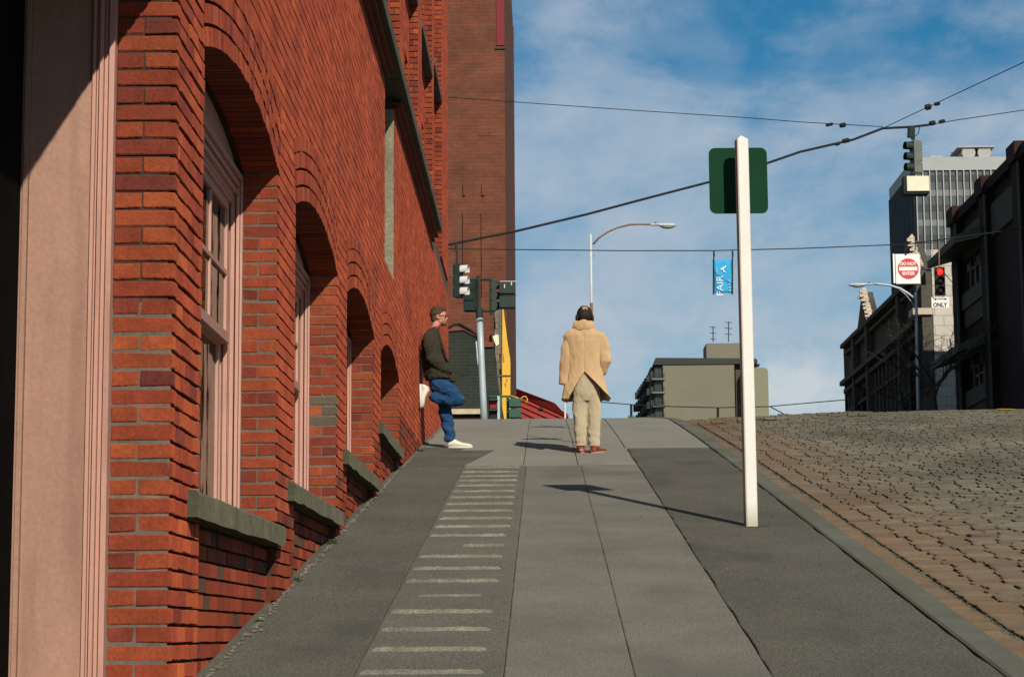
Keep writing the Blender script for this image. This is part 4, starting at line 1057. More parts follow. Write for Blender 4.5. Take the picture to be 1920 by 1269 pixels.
# slightly projecting dark piers at the right hand corner
bigbox(tower, 'corner_pier', bricktex('pier_brick', (.10,.04,.025), (.075,.032,.02), (.07,.045,.03), .44, .15, var=.25), tx1-.9, tx1+.03, yb_-.0, yb_+.6, tz0, zt)
a, b = P(931, 86, YT), P(945, -30, YT); bigbox(tower, 'red_shutter', mat('shutter_red', (.17,.015,.017), .7, .12, 4), a.x, b.x, YT-.05, YT+.1, a.z, b.z)
a2 = P(927, 93, YT); mb = MB(); mb.box(a.x-.06, P(952, 0, YT).x-.05, YT-.07, YT+.02, a2.z, a2.z+.07); mb.build('shutter_sill', stone, tower)
for x_, ya_, yb2 in ((868, 346, 367), (903, 346, 367), (868, 400, 560), (903, 400, 560)):
    p_, q_ = P(x_, yb2, YT), P(x_, ya_, YT); mb = MB(); mb.tube([(p_.x, YT-.05, p_.z), (p_.x, YT-.05, q_.z)], .010, 6)
    if ya_ < 350: mb.tube([(p_.x, YT-.05, p_.z), (p_.x+.1, YT-.05, p_.z)], .02, 6)
    mb.build('pipe', black, tower)
for q in range(9):          # patches of rebuilt brickwork, a little proud
    rnd2 = random.Random(q); x_ = rnd2.uniform(-3.5, -1.9); z_ = 11+q*1.7+rnd2.uniform(-.4, .4)
    bigbox(tower, 'brick_patch', towbrick, x_, x_+rnd2.uniform(.4, 1.1), YT-.015, YT+.02, z_, z_+rnd2.uniform(.1, .3))
# the lower shed: dark painted brick with red gabled coping
YG = 70.0
shed = thing('brick_shed', 'low dark green painted brick shed with a red gabled parapet', 'building', (-2.2, YG, gz(YG)))
shedm = bricktex('green_brick', (.026,.031,.021), (.019,.024,.017), (.038,.042,.030), .42, .11, var=.3, mortar=.014)
def pg(x, y): p = P(x, y, YG); return (p.x, YG, p.z)
outl = [(835, 623), (846, 622), (858, 620), (869, 619), (880, 625), (896, 634), (912, 645), (926, 650), (926, 660), (929, 690), (935, 730), (943, 790)]
bt_ = gz(YG)-.3; poly = [pg(*q) for q in outl]; poly = [(-8, YG, poly[0][2])] + poly + [(pg(943, 790)[0], YG, bt_), (-8, YG, bt_)]
mb = MB(); mb.prism(poly[::-1], (0, 8, 0)); o = mb.build('wall', shedm, shed); fix_normals(o.data)
redcop = bricktex('coping_brick', (.25,.055,.03), (.17,.04,.028), (.11,.08,.055), .22, .075, var=.3)
cop = [(840, 616), (852, 611), (862, 609), (870, 611), (884, 622), (900, 635), (914, 641), (926, 644)]; low = [(926, 650), (912, 645), (896, 634), (880, 625), (869, 619), (858, 620), (840, 622)]
mb = MB(); pl = [pg(*q) for q in cop+low]; pl = [(x, y-.06, z) for x, y, z in pl]; mb.prism(pl[::-1], (0, .5, 0)); o = mb.build('coping', redcop, shed); fix_normals(o.data)
mb = MB(); a, b = pg(906, 651), pg(925, 642); mb.box(a[0], b[0], YG-.09, YG+.3, a[2], b[2]); mb.build('coping_block', redcop, shed)
mb = MB(); mb.tube([(p_[0], YG-.12, p_[2]) for p_ in (pg(838, 616), pg(852, 609), pg(862, 608), pg(884, 620), pg(905, 636))], .028, 6); mb.build('parapet_pipe', black, shed)
mb = MB(); pl = [pg(*q) for q in ((924, 632), (930, 628), (935, 629), (936, 646), (931, 650), (927, 641))]; mb.prism([(x, y-.15, z) for x, y, z in pl], (0, .2, 0)); o = mb.build('broken_plaster', cream, shed); fix_normals(o.data)
mb = MB(); a, b = pg(846, 779), pg(905, 769); mb.box(a[0]-1, b[0], YG-.5, YG+.05, a[2], b[2]); mb.build('loading_ledge', mat('pale_ledge', (.48,.40,.27), .9, .3, 3), shed)
mb = MB(); a, b = pg(846, 795), pg(905, 780); mb.box(a[0]-1, b[0], YG-.3, YG+.04, a[2], b[2]); mb.build('ledge_base', mat('dark_red_base', (.06,.02,.015), .9, .2), shed)
# masonry pier between the shed and the tower
pr = thing('masonry_pier', 'ragged grey masonry pier standing between the shed and the brick tower', 'pier', (P(932, 700, 74).x, 74, gz(74)))
mb = MB(); r4 = random.Random(4); a = P(926, 650, 74); b = P(937, 585, 74); z_ = gz(74)-.2
while z_ < P(930, 582, 74).z: h_ = r4.uniform(.18, .32); mb.box(P(928, 700, 74).x+r4.uniform(-.05,.05), P(937, 700, 74).x+r4.uniform(-.03,.03), 74, 75, z_, z_+h_-.012); z_ += h_
mb.build('stonework', mat('pier_stone', (.17,.14,.10), .9, .35, 3, .4, 20), pr, kind='stuff')
# red roofed market hall
YF = 118.0
hall = thing('red_roofed_hall', 'low hall with a sloping dark red metal roof behind the green signal boxes', 'building', (0, YF, gz(YF)))
def ph(x, y, Y_=YF): p = P(x, y, Y_); return (p.x, Y_, p.z)
zb = gz(YF)-.3
mb = MB(); pl = [ph(958, 724), ph(1040, 755), ph(1041, 762), ph(1066, 776), ph(1066, 800), ph(940, 800), ph(940, 724)]
mb.prism(pl[::-1], (0, 9, 0)); o = mb.build('roof', redroof, hall); fix_normals(o.data)
mb = MB(); mb.hexa([ph(956, 733, YF-.1), ph(1066, 783, YF-.1), ph(1066, 783, YF+1), ph(956, 733, YF+1), ph(956, 724, YF-.5), ph(1041, 756, YF-.5), ph(1041, 756, YF+1), ph(956, 724, YF+1)]); o = mb.build('fascia', mat('roof_edge_red', (.33,.035,.028), .6, .1), hall); fix_normals(o.data)
for q in range(5):
    d_ = 16+q*13; mb = MB(); a = ph(945, 724+d_*.8, YF-.08); b = ph(1066, 775+d_*.9, YF-.08); mb.prism([(a[0], YF-.1, a[2]), (b[0], YF-.1, b[2]), (b[0], YF-.1, b[2]+.07), (a[0], YF-.1, a[2]+.07)], (0, .12, 0)); mb.build('roof_seam', redroof, hall)
for x_, y_ in ((963, 734), (1014, 764), (1035, 762), (1056, 784), (1030, 785)):
    mb = MB(); a = ph(x_-4, y_+3, YF-.1); b = ph(x_+5, y_-2, YF-.1); mb.prism([(a[0], YF-.14, a[2]), (b[0], YF-.14, a[2]-.04), (b[0]-.04, YF-.14, b[2]-.1), (a[0]+.06, YF-.14, b[2])], (0, .03, 0)); mb.build('vent_opening', black, hall)
bigbox(hall, 'wall', darkroom, ph(942, 800)[0], ph(1064, 800)[0], YF+.5, YF+8.5, zb, ph(950, 799)[2]-.01)

# beige apartment block with balconies
YA = 440.0
apt = thing('apartment_block', 'beige apartment block with a dark roof band and balconies down its left side', 'building', (P(1320, 800, YA).x, YA, gz(YA)))
def pa(x, y, Y_=YA): p = P(x, y, Y_); return p
za0 = gz(YA)-1
beige = mat('beige_render', (.175,.16,.112), .9, .06, .12, var2=.05, vs2=1.5, stain=((.145,.132,.092), .25, .55, (1,1,.3), .4))
beige2 = mat('olive_render', (.21,.21,.135), .9, .06, .12)
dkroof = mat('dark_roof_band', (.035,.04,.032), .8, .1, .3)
a, b = pa(1243, 690), pa(1400, 681)
bigbox(apt, 'wall', beige, a.x, pa(1379, 800).x, YA, YA+14, za0, pa(1300, 682).z)
mb = MB(); p0, p1, p2, p3 = pa(1225, 684), pa(1420, 682), pa(1418, 672), pa(1229, 671)
mb.prism([(p0.x, YA-.3, p0.z), (p1.x, YA-.3, p1.z), (p1.x, YA-.3, p1.z+.8), (p2.x-.3, YA-.3, p2.z), (p3.x, YA-.3, p3.z)], (0, 16, 0)); o = mb.build('roof', dkroof, apt); fix_normals(o.data)
bigbox(apt, 'penthouse', beige, pa(1327, 671).x, pa(1392, 640).x, YA+3, YA+12, pa(1330, 672).z, pa(1330, 640).z)
bigbox(apt, 'roof_box', beige, pa(1315, 671).x, pa(1323, 668).x, YA+2, YA+4, pa(1330, 672).z, pa(1330, 669).z)
# balcony stack: recessed dark bays with slabs and rails, floor by floor
for fl in range(6):
    yt = 686+25.3*fl; z1 = pa(1230, yt).z; z0 = pa(1230, yt+25.3).z; xl = pa(1222, 700).x; xr = a.x
    gb = bigbox(apt, 'window', mat('far_glass', (.03,.04,.04), .25, .3, .4, spec=.5), xl+.6, xr+.02, YA+.9, YA+13, z0, z1)
    for q in range(3): bigbox(apt, 'mullion', dkroof, xl+.7+q*.75, xl+.82+q*.75, YA+.78, YA+.9, z0, z1)
    bs = bigbox(apt, 'balcony', beige, xl+.1, xr+.35, YA-.5, YA+2.0, z0-.12, z0+.22)
    mb = MB()
    for q in range(9): x_ = xl+.15+q*(xr-xl+.1)/8; mb.box(x_, x_+.06, YA-.48, YA-.42, z0+.22, z0+1.25)
    mb.box(xl+.1, xr+.3, YA-.5, YA-.42, z0+1.2, z0+1.3); mb.build('railing', dkroof, bs, kind='stuff')
    # side away from the sun, shade put into its colour: jutting balconies running back
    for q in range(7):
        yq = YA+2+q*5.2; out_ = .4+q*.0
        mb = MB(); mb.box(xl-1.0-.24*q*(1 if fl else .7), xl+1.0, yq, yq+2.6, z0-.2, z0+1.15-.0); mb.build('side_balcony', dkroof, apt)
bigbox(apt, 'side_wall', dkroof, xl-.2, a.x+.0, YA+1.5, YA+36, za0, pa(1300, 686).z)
# stair tower with rounded corners on the right
xl2, xr2 = pa(1379, 700).x, pa(1437, 700).x; zt2 = pa(1400, 693).z; zb2 = pa(1400, 806).z
bigbox(apt, 'shaded_return', mat('return_shade', (.07,.06,.042), .9, .1, .3), xl2+.0, pa(1392, 700).x, YA-.2, YA+6, zb2-2, zt2)  # dark colour stands in for the shade on this return
def rrect(x0, x1, z0, z1, r, y): 
    pts = []
    for (cx_, cz_, a0) in ((x1-r, z1-r, 0), (x0+r, z1-r, 90), (x0+r, z0+r, 180), (x1-r, z0+r, 270)):
        for q in range(6): an = R(a0+18*q); pts.append((cx_+r*math.cos(an), y, cz_+r*math.sin(an)))
    return pts
mb = MB(); mb.prism(rrect(pa(1390, 700).x, xr2, zb2, zt2, .9, YA-3.2), (0, 5, 0)); o = mb.build('stair_tower', beige2, apt); fix_normals(o.data)
bigbox(apt, 'tower_foot', beige2, pa(1392, 700).x, xr2-.6, YA-1.5, YA+4, za0, zb2+.2)
mb = MB(); p0 = pa(1406, 690); mb.box(pa(1404, 690).x, pa(1419, 690).x, YA+.5, YA+3, p0.z-.6, p0.z+1.2); mb.build('roof_vent', black, apt)
mb = MB(); mb.box(pa(1402, 690).x, pa(1425, 690).x, YA+.3, YA+3.2, p0.z+.6, p0.z+.9); mb.build('vent_cap', dkroof, apt)
for x_, yt_ , ln_ in ((1337, 612, 6), (1366, 603, 7)):
    t = thing('aerial', 'shorter rooftop aerial on the left of the penthouse' if x_ < 1350 else 'taller rooftop aerial on the penthouse nearest the white post', 'aerial', pa(x_, 640, YA+5), 'rooftop aerials')
    mb = MB(); mb.tube([pa(x_, 641, YA+5), pa(x_, yt_, YA+5)], .11, 6); mb.build('mast', dkroof, t)
    for q, dy in enumerate((2, 13, 24)):
        mb = MB(); mb.tube([pa(x_-ln_, yt_+dy-1, YA+5), pa(x_+ln_, yt_+dy, YA+5)], .07, 6); mb.build('crossbar', dkroof, t)
# small green signals far off
for x_, yb2, yt2, sl_, lb in ((1183.5, 787, 779, 758, 'tiny green signal hanging low over the brow right of the man'), (1346, 803, 781, 764, 'tiny green signal hanging in front of the beige block')):
    Yq = 150.0; t = thing('hanging_signal', lb, 'traffic signal', P(x_, yb2, Yq), 'small far traffic signals')
    mb = MB(); a, b = P(x_-6.5, yb2, Yq), P(x_+6.5, yt2, Yq); mb.box(a.x, b.x, Yq, Yq+.1, a.z, b.z); mb.build('back_board', mat('bright_green', (.10,.17,.04), .6, .2, 3), t)
    mb = MB(); a, b = P(x_-3, yb2, Yq), P(x_+3, yt2+2, Yq); mb.box(a.x, b.x, Yq-.3, Yq-.01, a.z, b.z); mb.build('signal_housing', siggr, t)
    mb = MB(); mb.tube([P(x_, yt2, Yq), P(x_, sl_, Yq)], .09, 6); mb.build('hanger', black, t)

# ---- right side of the street ---------------------------------------------
FX = 16.0
# near dark brick building
dk = thing('dark_brick_building', 'black looking brick building in shade at the right edge with pale canopies and windows', 'building', (FX, 72, gz(72)))
dkb = bricktex('shade_brick', (.020,.008,.006), (.015,.007,.005), (.012,.007,.006), .42, .15, var=.3)  # brick colour darkened to carry the facade's shade
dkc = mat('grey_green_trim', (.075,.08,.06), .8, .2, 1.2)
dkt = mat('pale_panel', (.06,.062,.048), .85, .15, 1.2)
y_n, y_f = 44.0, 81.0
ztop = P(1791, 398, y_f).z-.3
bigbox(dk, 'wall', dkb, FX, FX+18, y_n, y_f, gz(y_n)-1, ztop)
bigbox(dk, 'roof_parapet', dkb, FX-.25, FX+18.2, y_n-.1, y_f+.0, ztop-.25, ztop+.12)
def fpx(px, py):      # a point on the facade plane X = FX
    d = fwd + rt*((px-CX)/FPX) - up*((py-CY)/FPX); return d*(FX/d.x)
piers = [81.0, 75.6, 70.2, 63.8, 57.4, 51.0, 44.6]
for y_ in piers:
    bigbox(dk, 'pier', dkb, FX-.28, FX+.05, y_-1.15, y_-.05, gz(y_)-1, ztop-.3)
    bigbox(dk, 'pier_cap', mat('cap_brick', (.03,.012,.010), .9, .2, 2), FX-.42, FX+.1, y_-1.25, y_-.0, ztop-.3, ztop+.30)
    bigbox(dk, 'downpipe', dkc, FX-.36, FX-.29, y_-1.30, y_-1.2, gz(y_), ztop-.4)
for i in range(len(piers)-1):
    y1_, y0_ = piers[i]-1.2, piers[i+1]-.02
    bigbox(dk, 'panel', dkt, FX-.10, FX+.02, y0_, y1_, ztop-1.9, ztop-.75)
    # two storeys of windows with canopy above and band below
    for zc_, wh in ((13.25, 1.3), (9.6, 1.4)) if i % 2 == 0 else ():
        bigbox(dk, 'sill_band', dkc, FX-.16, FX+.02, y0_, y1_, zc_-wh/2-.62, zc_-wh/2-.02)
        bigbox(dk, 'panel', dkt, FX-.08, FX+.02, y0_, y1_, zc_-wh/2-1.3, zc_-wh/2-.64)
        wf = MB(); nn = 4
        for q in range(nn+1): yy_ = y0_+.3+(y1_-y0_-.6)*q/nn; wf.box(FX-.05, FX+.03, yy_-.12, yy_+.12, zc_-wh/2, zc_+wh/2)
        wf.box(FX-.045, FX+.03, y0_+.3, y1_-.3, zc_+.05, zc_+.15)
        wo = wf.build('window', mat('black_frame', (.015,.014,.013), .5, .1), dk)
        for q in range(nn):
            ya_ = y0_+.45+(y1_-y0_-.6)*q/nn; yb3 = ya_+(y1_-y0_-.6)/nn-.3
            for s_ in range(2):
                za_ = zc_-wh/2+.06+s_*wh/2; bigbox(dk, 'pane', darkroom if (q+s_+i) % 3 == 0 else mat('pale_blind_pane', (.11,.115,.085), .4, .25, 2, spec=.5), FX-.03, FX-.02, ya_+.1, yb3-.05, za_+(.35 if s_ == 0 else .1), za_+wh/2-.3)
    # sloping canopy slabs
    for zc_ in (14.25, 10.35):
        if i >= 1: continue
        mb = MB(); e0, e1 = y0_-.3, y1_+.9
        mb.hexa([(FX-1.25, e0, zc_-.50), (FX-.02, e0, zc_-.15), (FX-.02, e1, zc_-.15), (FX-1.25, e1, zc_-.50), (FX-1.25, e0, zc_-.22), (FX-.02, e0, zc_+.25), (FX-.02, e1, zc_+.25), (FX-1.25, e1, zc_-.22)])
        mb.build('canopy', dkc, dk)
# ornate terracotta theatre
yA, yB = 88.0, 111.0
th = thing('ornate_building', 'shaded ornate stone building with sunlit crests on its two gabled bays', 'building', (FX, yA, gz(yA)))
thm = mat('terracotta', (.075,.066,.050), .85, .2, .8, var2=.2, vs2=4, stain=((.03,.028,.02), .6, .5, (1,1,.4), .5))  # stone colour lowered so the street front looks shaded
crest_m = mat('crest_sunlit', (.50,.42,.32), .85, .15, 2)  # paler than the facade to imitate sun on the ornaments
zr = 14.9
bigbox(th, 'wall', thm, FX, FX+16, yA, yB, gz(yA)-1, zr)
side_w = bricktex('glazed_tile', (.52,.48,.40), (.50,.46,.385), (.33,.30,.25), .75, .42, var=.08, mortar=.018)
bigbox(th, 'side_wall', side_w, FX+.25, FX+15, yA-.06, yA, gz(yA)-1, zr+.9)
bigbox(th, 'corner_pilaster', thm, FX-.22, FX+.22, yA-.10, yA+.7, gz(yA)-1, zr-.6); bigbox(th, 'corner_capital', crest_m, FX-.62, FX+.2, yA-.25, yA+.8, 13.05, 13.32)
for z_, d_, h_ in ((zr-.18, .42, .2), (zr-.55, .25, .14), (12.75, .50, .22), (12.35, .30, .22), (11.3, .20, .16)):
    bigbox(th, 'cornice', thm, FX-d_, FX+.02, yA+.75, yB, z_, z_+h_)
# gabled bays: curved gables with crested tops
for yg0, yg1, zp in ((88.6, 93.4, 16.75), (102.6, 107.2, 16.75)):
    n = 16; prof = []
    for q in range(n+1):
        t = q/n; yy_ = yg0+(yg1-yg0)*t; u_ = abs(2*t-1)
        z_ = zr + (zp-zr)*(1-u_)**1.15; prof.append((FX-.12, yy_, z_))
    pl = [(FX-.12, yg0, zr-.3)] + prof + [(FX-.12, yg1, zr-.3)]
    mb = MB(); mb.prism(pl, (.55, 0, 0)); o = mb.build('gable', thm, th); fix_normals(o.data)
    rc = random.Random(int(yg0)); mb = MB()
    for q in range(1, n//2+2):             # crest leaves on the near slope, coloured pale as if sunlit
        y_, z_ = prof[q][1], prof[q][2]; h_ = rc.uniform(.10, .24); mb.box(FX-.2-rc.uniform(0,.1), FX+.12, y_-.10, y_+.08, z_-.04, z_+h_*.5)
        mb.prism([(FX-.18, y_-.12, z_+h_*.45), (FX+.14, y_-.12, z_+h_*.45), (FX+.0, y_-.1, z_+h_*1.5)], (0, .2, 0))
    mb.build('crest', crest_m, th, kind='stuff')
    bigbox(th, 'gable_pier', thm, FX-.35, FX+.1, yg0-.25, yg0+.35, gz(yA)-1, zr+.1); bigbox(th, 'gable_pier', thm, FX-.35, FX+.1, yg1-.3, yg1+.3, gz(yA)-1, zr+.1)
for yc_, wv in ((91.0, 1.1), (104.9, 1.1)):        # tall round headed windows
    pts = [(FX-.06, yc_-wv, gz(yc_))]; 
    for q in range(13): an = math.pi*q/12; pts.append((FX-.06, yc_-wv*math.cos(an), 10.9+wv*math.sin(an)*1.1))
    pts.append((FX-.06, yc_+wv, gz(yc_))); mb = MB(); mb.prism(pts, (.05, 0, 0)); o = mb.build('arched_window', darkroom, th); fix_normals(o.data)
    mb = MB(); pp_ = [Vector((FX-.08, q[1]*1.0, q[2])) for q in pts]; mb.tube(pp_, .10, 6); mb.build('window_surround', crest_m if False else thm, th)
for q in range(7):
    yy_ = 94.6+q*1.12
    bigbox(th, 'pilaster', thm, FX-.16, FX+.02, yy_-.14, yy_+.14, gz(yA)-1, 12.3)
    bigbox(th, 'window', darkroom, FX-.03, FX+.02, yy_+.28, yy_+.84, 8.8, 11.6)
for q in range(3): bigbox(th, 'pilaster', thm, FX-.16, FX+.02, 108.0+q*1.1, 108.3+q*1.1, gz(yA)-1, 12.3)
fb = thing('plain_dark_building', 'plain dark block beyond the ornate building against the sky', 'building', (FX, 112, gz(112)))
bigbox(fb, 'wall', mat('plain_dark', (.028,.024,.018), .9, .2, .8), FX-.0, FX+14, 111.1, 112.7, gz(112)-1, P(1591, 640, 112).z)
bigbox(fb, 'window', darkroom, FX-.04, FX+.01, 111.5, 112.2, 10.9, 13.2)

# tall ribbed office tower
YO = 500.0
ox = P(1718, 400, YO).x; oz = P(1780, 300, YO).z; xo1 = ox+36
off = thing('office_tower', 'grey ribbed office tower with round roof tanks far behind the dark building', 'building', (ox, YO, gz(YO)))
og = mat('tower_glass', (.045,.058,.066), .3, .2, .25, spec=.4); orib = mat('tower_rib', (.36,.36,.32), .7, .06, .3); oband = mat('tower_top', (.34,.35,.34), .75, .08, .3); oside = mat('tower_side', (.06,.075,.085), .5, .1, .2)
bigbox(off, 'wall', og, ox, xo1, YO, YO+36, gz(YO)-1, oz-1.0)
bigbox(off, 'roof_band', oband, ox-.3, xo1+.3, YO-.5, YO+36, oz-2.6, oz+.6)
bigbox(off, 'side_wall', oside, ox-.35, ox-.02, YO+.4, YO+35.6, gz(YO)-1, oz-2.7)
x_ = ox+.15
while x_ < xo1: bigbox(off, 'rib', orib, x_-.12, x_+.12, YO-.55, YO, gz(YO), oz-2.6); x_ += 1.62
z_ = oz-5.2; fl_ = 0
while z_ > gz(YO):
    bigbox(off, 'spandrel', mat('tower_spandrel', (.16,.165,.16), .6, .1, .3) if fl_ % 2 else mat('dark_spandrel', (.03,.035,.035), .6, .1, .3), ox, xo1, YO-.12, YO-.01, z_, z_+1.5); z_ -= 3.6; fl_ += 1
y_ = YO+2
while y_ < YO+36: bigbox(off, 'side_rib', oside, ox-.8, ox-.34, y_-.12, y_+.12, gz(YO), oz-2.7); y_ += 1.9
bigbox(off, 'plant_box', oband, P(1748, 300, YO).x, P(1772, 300, YO).x, YO+3, YO+8, oz+.5, P(1760, 292, YO+3).z)
mb = MB(); a, b = P(1788, 288, YO), P(1868, 274, YO)
mb.hexa([(a.x-1.4, YO-2, a.z+1.4-.6), (b.x, YO+2, b.z-.5), (b.x, YO+12, b.z-.5), (a.x+.5, YO+12, b.z-.5), (a.x-1.4, YO-2, a.z+1.4-.25), (b.x, YO+2, b.z), (b.x, YO+12, b.z), (a.x+.5, YO+12, b.z)])
mb = MB(); p1_, p2_, p3_, p4_ = P(1783, 290, YO), P(1797, 274, YO), P(1868, 273, YO), P(1860, 282, YO)
mb.prism([(p2_.x-.3, YO, p2_.z-.35), (p3_.x-.5, YO, p2_.z-.35), (p3_.x, YO, p2_.z), (p2_.x, YO, p2_.z)], (0, 10, 0)); o = mb.build('canopy_roof', oband, off); fix_normals(o.data)
for cxp in (1815.5, 1845):
    c_ = P(cxp, 287, YO+1); mb = MB(); mb.cyl((c_.x, YO+.5, c_.z), (c_.x, YO+9, c_.z), 1.6, 24); mb.build('roof_tank', orib, off)
for xp in (1787, 1830, 1858):
    c_ = P(xp, 300, YO); mb = MB(); mb.tube([(c_.x, YO+1, oz+.5), (c_.x, YO+1, p2_.z-1.2)], .15, 6); mb.build('strut', dkroof, off)

# bare street tree in front of the dark facade
def bare_tree(base, h, label, seed):
    t = thing('bare_tree', label, 'tree', base, 'bare street trees')
    r5 = random.Random(seed); tr = MB(); br = MB(); b_ = Vector(base)
    tr.tube([b_, b_+Vector((.04, 0, h*.2)), b_+Vector((-.03, .05, h*.42))], [.11, .09, .07], 8); tr.build('trunk', mat('bark', (.05,.04,.03), .9, .3, 6), t)
    def grow(p, d, l, r, dep):
        q = p + d*l*.5 + Vector((r5.gauss(0,.04), r5.gauss(0,.04), 0)); e = p + d*l + Vector((r5.gauss(0,.08), r5.gauss(0,.08), .04*l))
        br.tube([p, q, e], [r, r*.8, r*.6], 5, cap=False)
        if dep: 
            for _ in range(3 if dep > 2 else 2):
                nd = (d + Vector((r5.gauss(0,.55), r5.gauss(0,.55), r5.gauss(.12,.35)))).normalized(); grow(p+(e-p)*r5.uniform(.5, 1), nd, l*r5.uniform(.6,.85), r*.6, dep-1)
    for q in range(6):
        an = q*1.05+r5.uniform(-.3,.3); grow(b_+Vector((0,0,h*r5.uniform(.25,.42))), Vector((math.cos(an)*.8, math.sin(an)*.8, .75)).normalized(), h*.27, .045, 4)
    br.build('crown', MATS['bark'], t, kind='stuff')
c_ = P(1752, 790, 74); bare_tree((c_.x, 74, gz(74)), 4.6, 'bare branching tree at the foot of the dark brick building', 3)
c_ = P(1700, 790, 84); bare_tree((c_.x, 84, gz(84)), 3.4, 'small bare tree before the ornate building, beyond the grey lamp', 9)
# ================================================================== PEOPLE
skin = mat('skin', (.50,.235,.15), .55, .08, 12, spec=.35)
hair = mat('dark_hair', (.022,.014,.010), .65, .4, 60, .8, 160)
hairb = mat('brown_hair', (.075,.040,.020), .65, .4, 60, .8, 160)
coatm = mat('tan_coat', (.54,.365,.195), .85, .07, 5, .25, 120, fold=((6,6,3), .8, .05), var2=.06, vs2=90, stain=((.42,.27,.14), 6, .58, (1,1,.5), .4), diff=.6)
trous = mat('khaki_trousers', (.47,.39,.255), .88, .08, 5, .25, 120, fold=((7,7,2.2), .7, .04), var2=.08, vs2=60, diff=.6)
shoem = mat('red_brown_shoe', (.20,.035,.018), .45, .15, 20, spec=.5)
solem = mat('tan_sole', (.38,.24,.12), .8, .1, 20)
jacket = mat('dark_olive_jacket', (.036,.030,.017), .9, .25, 9, .3, 110, fold=((7,7,8), 1.0, .05), var2=.2, vs2=60, diff=.6)
jeans = mat('blue_jeans', (.012,.055,.140), .9, .22, 7, .35, 130, fold=((8,8,13), 1.0, .05), var2=.2, vs2=40, stain=((.03,.10,.20), 9, .55, (1,1,1), .5), diff=.6)
sneaker = mat('white_sneaker', (.70,.66,.54), .7, .08, 20, .2, 80)
shirt = mat('red_shirt', (.30,.02,.02), .8, .1, 20)

def bake(mb, name, m, parent, voxel=.012, smooth=6, folds=None, sub=0, label=None):
    """fuse overlapping volumes into one continuous surface, then crease it"""
    o = mb.build(name, m, parent); fix_normals(o.data)
    r = o.modifiers.new('fuse', 'REMESH'); r.mode = 'VOXEL'; r.voxel_size = voxel; r.use_smooth_shade = True
    s = o.modifiers.new('smooth', 'SMOOTH'); s.iterations = smooth; s.factor = .5
    dg = bpy.context.evaluated_depsgraph_get(); me = bpy.data.meshes.new_from_object(o.evaluated_get(dg), depsgraph=dg)
    o.modifiers.clear(); old = o.data; o.data = me; bpy.data.meshes.remove(old); me.name = name
    if folds:
        nrm = [v.normal.copy() for v in me.vertices]
        for v, n in zip(me.vertices, nrm): v.co += n*folds(v.co)
    me.polygons.foreach_set('use_smooth', [True]*len(me.polygons)); me.update()
    if label: o['label'] = label
    return o
def cloth_noise(amp, sc3, seed=0, amp2=0, sc2=20):
    def f(co):
        q = Vector((co.x*sc3[0]+seed, co.y*sc3[1], co.z*sc3[2])); n = noise.noise(q); rdg = 1-2*abs(n)
        a = amp*(rdg-.5)
        if amp2: a += amp2*noise.noise(co*sc2+Vector((seed, 3, 1)))
        return a
    return f
def limb(mb, pts, rad):
    mb.tube(pts, rad, 12); 
    for p, r in ((pts[0], rad[0]), (pts[-1], rad[-1])):
        rr5 = min(r) if isinstance(r, tuple) else r; mb.ball(p, rr5, rr5, rr5, 6)
def sleeve(mb, pts, rad):
    mb.tube(pts, rad, 14); r0 = rad[0]; mb.ball(pts[0], r0, r0, r0, 6)
def hand(mb, wrist, d, palm_n, s=1.0, curl=.5):
    """palm, four unequal bent fingers and a thumb; d: direction of the fingers, palm_n: the way the palm faces"""
    w_ = Vector(wrist); d = Vector(d).normalized(); n = Vector(palm_n).normalized(); side = d.cross(n).normalized()
    mb.loft([(w_, side*.026*s, n*.020*s), (w_+d*.03*s, side*.036*s, n*.018*s), (w_+d*.085*s, side*.042*s, n*.015*s), (w_+d*.095*s, side*.036*s, n*.010*s)])
    for i, (off, ln) in enumerate(((-.030, .068), (-.010, .078), (.010, .072), (.029, .056))):
        b = w_+d*.085*s+side*off*s; p1_ = b+(d+n*curl*.3).normalized()*ln*.45*s; p2_ = p1_+(d+n*curl*1.3).normalized()*ln*.35*s; p3_ = p2_+(d+n*curl*2.6).normalized()*ln*.25*s
        mb.tube([b, p1_, p2_, p3_], [.0095*s, .009*s, .0085*s, .007*s], 8)
    b = w_+d*.03*s-side*.030*s; mb.tube([b, b+(d*.6-side*.7+n*.3).normalized()*.035*s, b+(d*.9-side*.6+n*.6).normalized()*.065*s], [.012*s, .0105*s, .008*s], 8)
def shoe(parent, name, heel, d, up_, L_, Wd, H_, m, sm, parentobj=None):
    heel = Vector(heel); d = Vector(d).normalized(); u = Vector(up_).normalized(); s_ = d.cross(u).normalized()
    mb = MB(); prof = [(0,.34,.30),(.04,.42,.62),(.14,.45,.95),(.28,.44,1.0),(.42,.46,.74),(.60,.50,.52),(.80,.48,.42),(.94,.36,.30),(1.0,.18,.16)]
    mb.loft([(heel+d*L_*t+u*(H_*h/2+.012), s_*Wd*wv, u*H_*h/2) for t, wv, h in prof])
    o = bake(mb, name, m, parent, .007, 3)
    mb = MB(); n = 14; pl = []
    for q in range(2*n): an = 2*math.pi*q/(2*n); t = (1-math.cos(an))/2; pl.append(heel+d*(L_*(t*1.03-.015))+s_*Wd*(.50+.06*math.sin(math.pi*t))*math.sin(an)**.999*(1 if True else 1) if math.sin(an) >= 0 else heel+d*(L_*(t*1.03-.015))-s_*Wd*(.50+.06*math.sin(math.pi*t))*abs(math.sin(an)))
    mb.prism(pl, u*.022); so = mb.build('sole', sm, o); fix_normals(so.data)
    return o
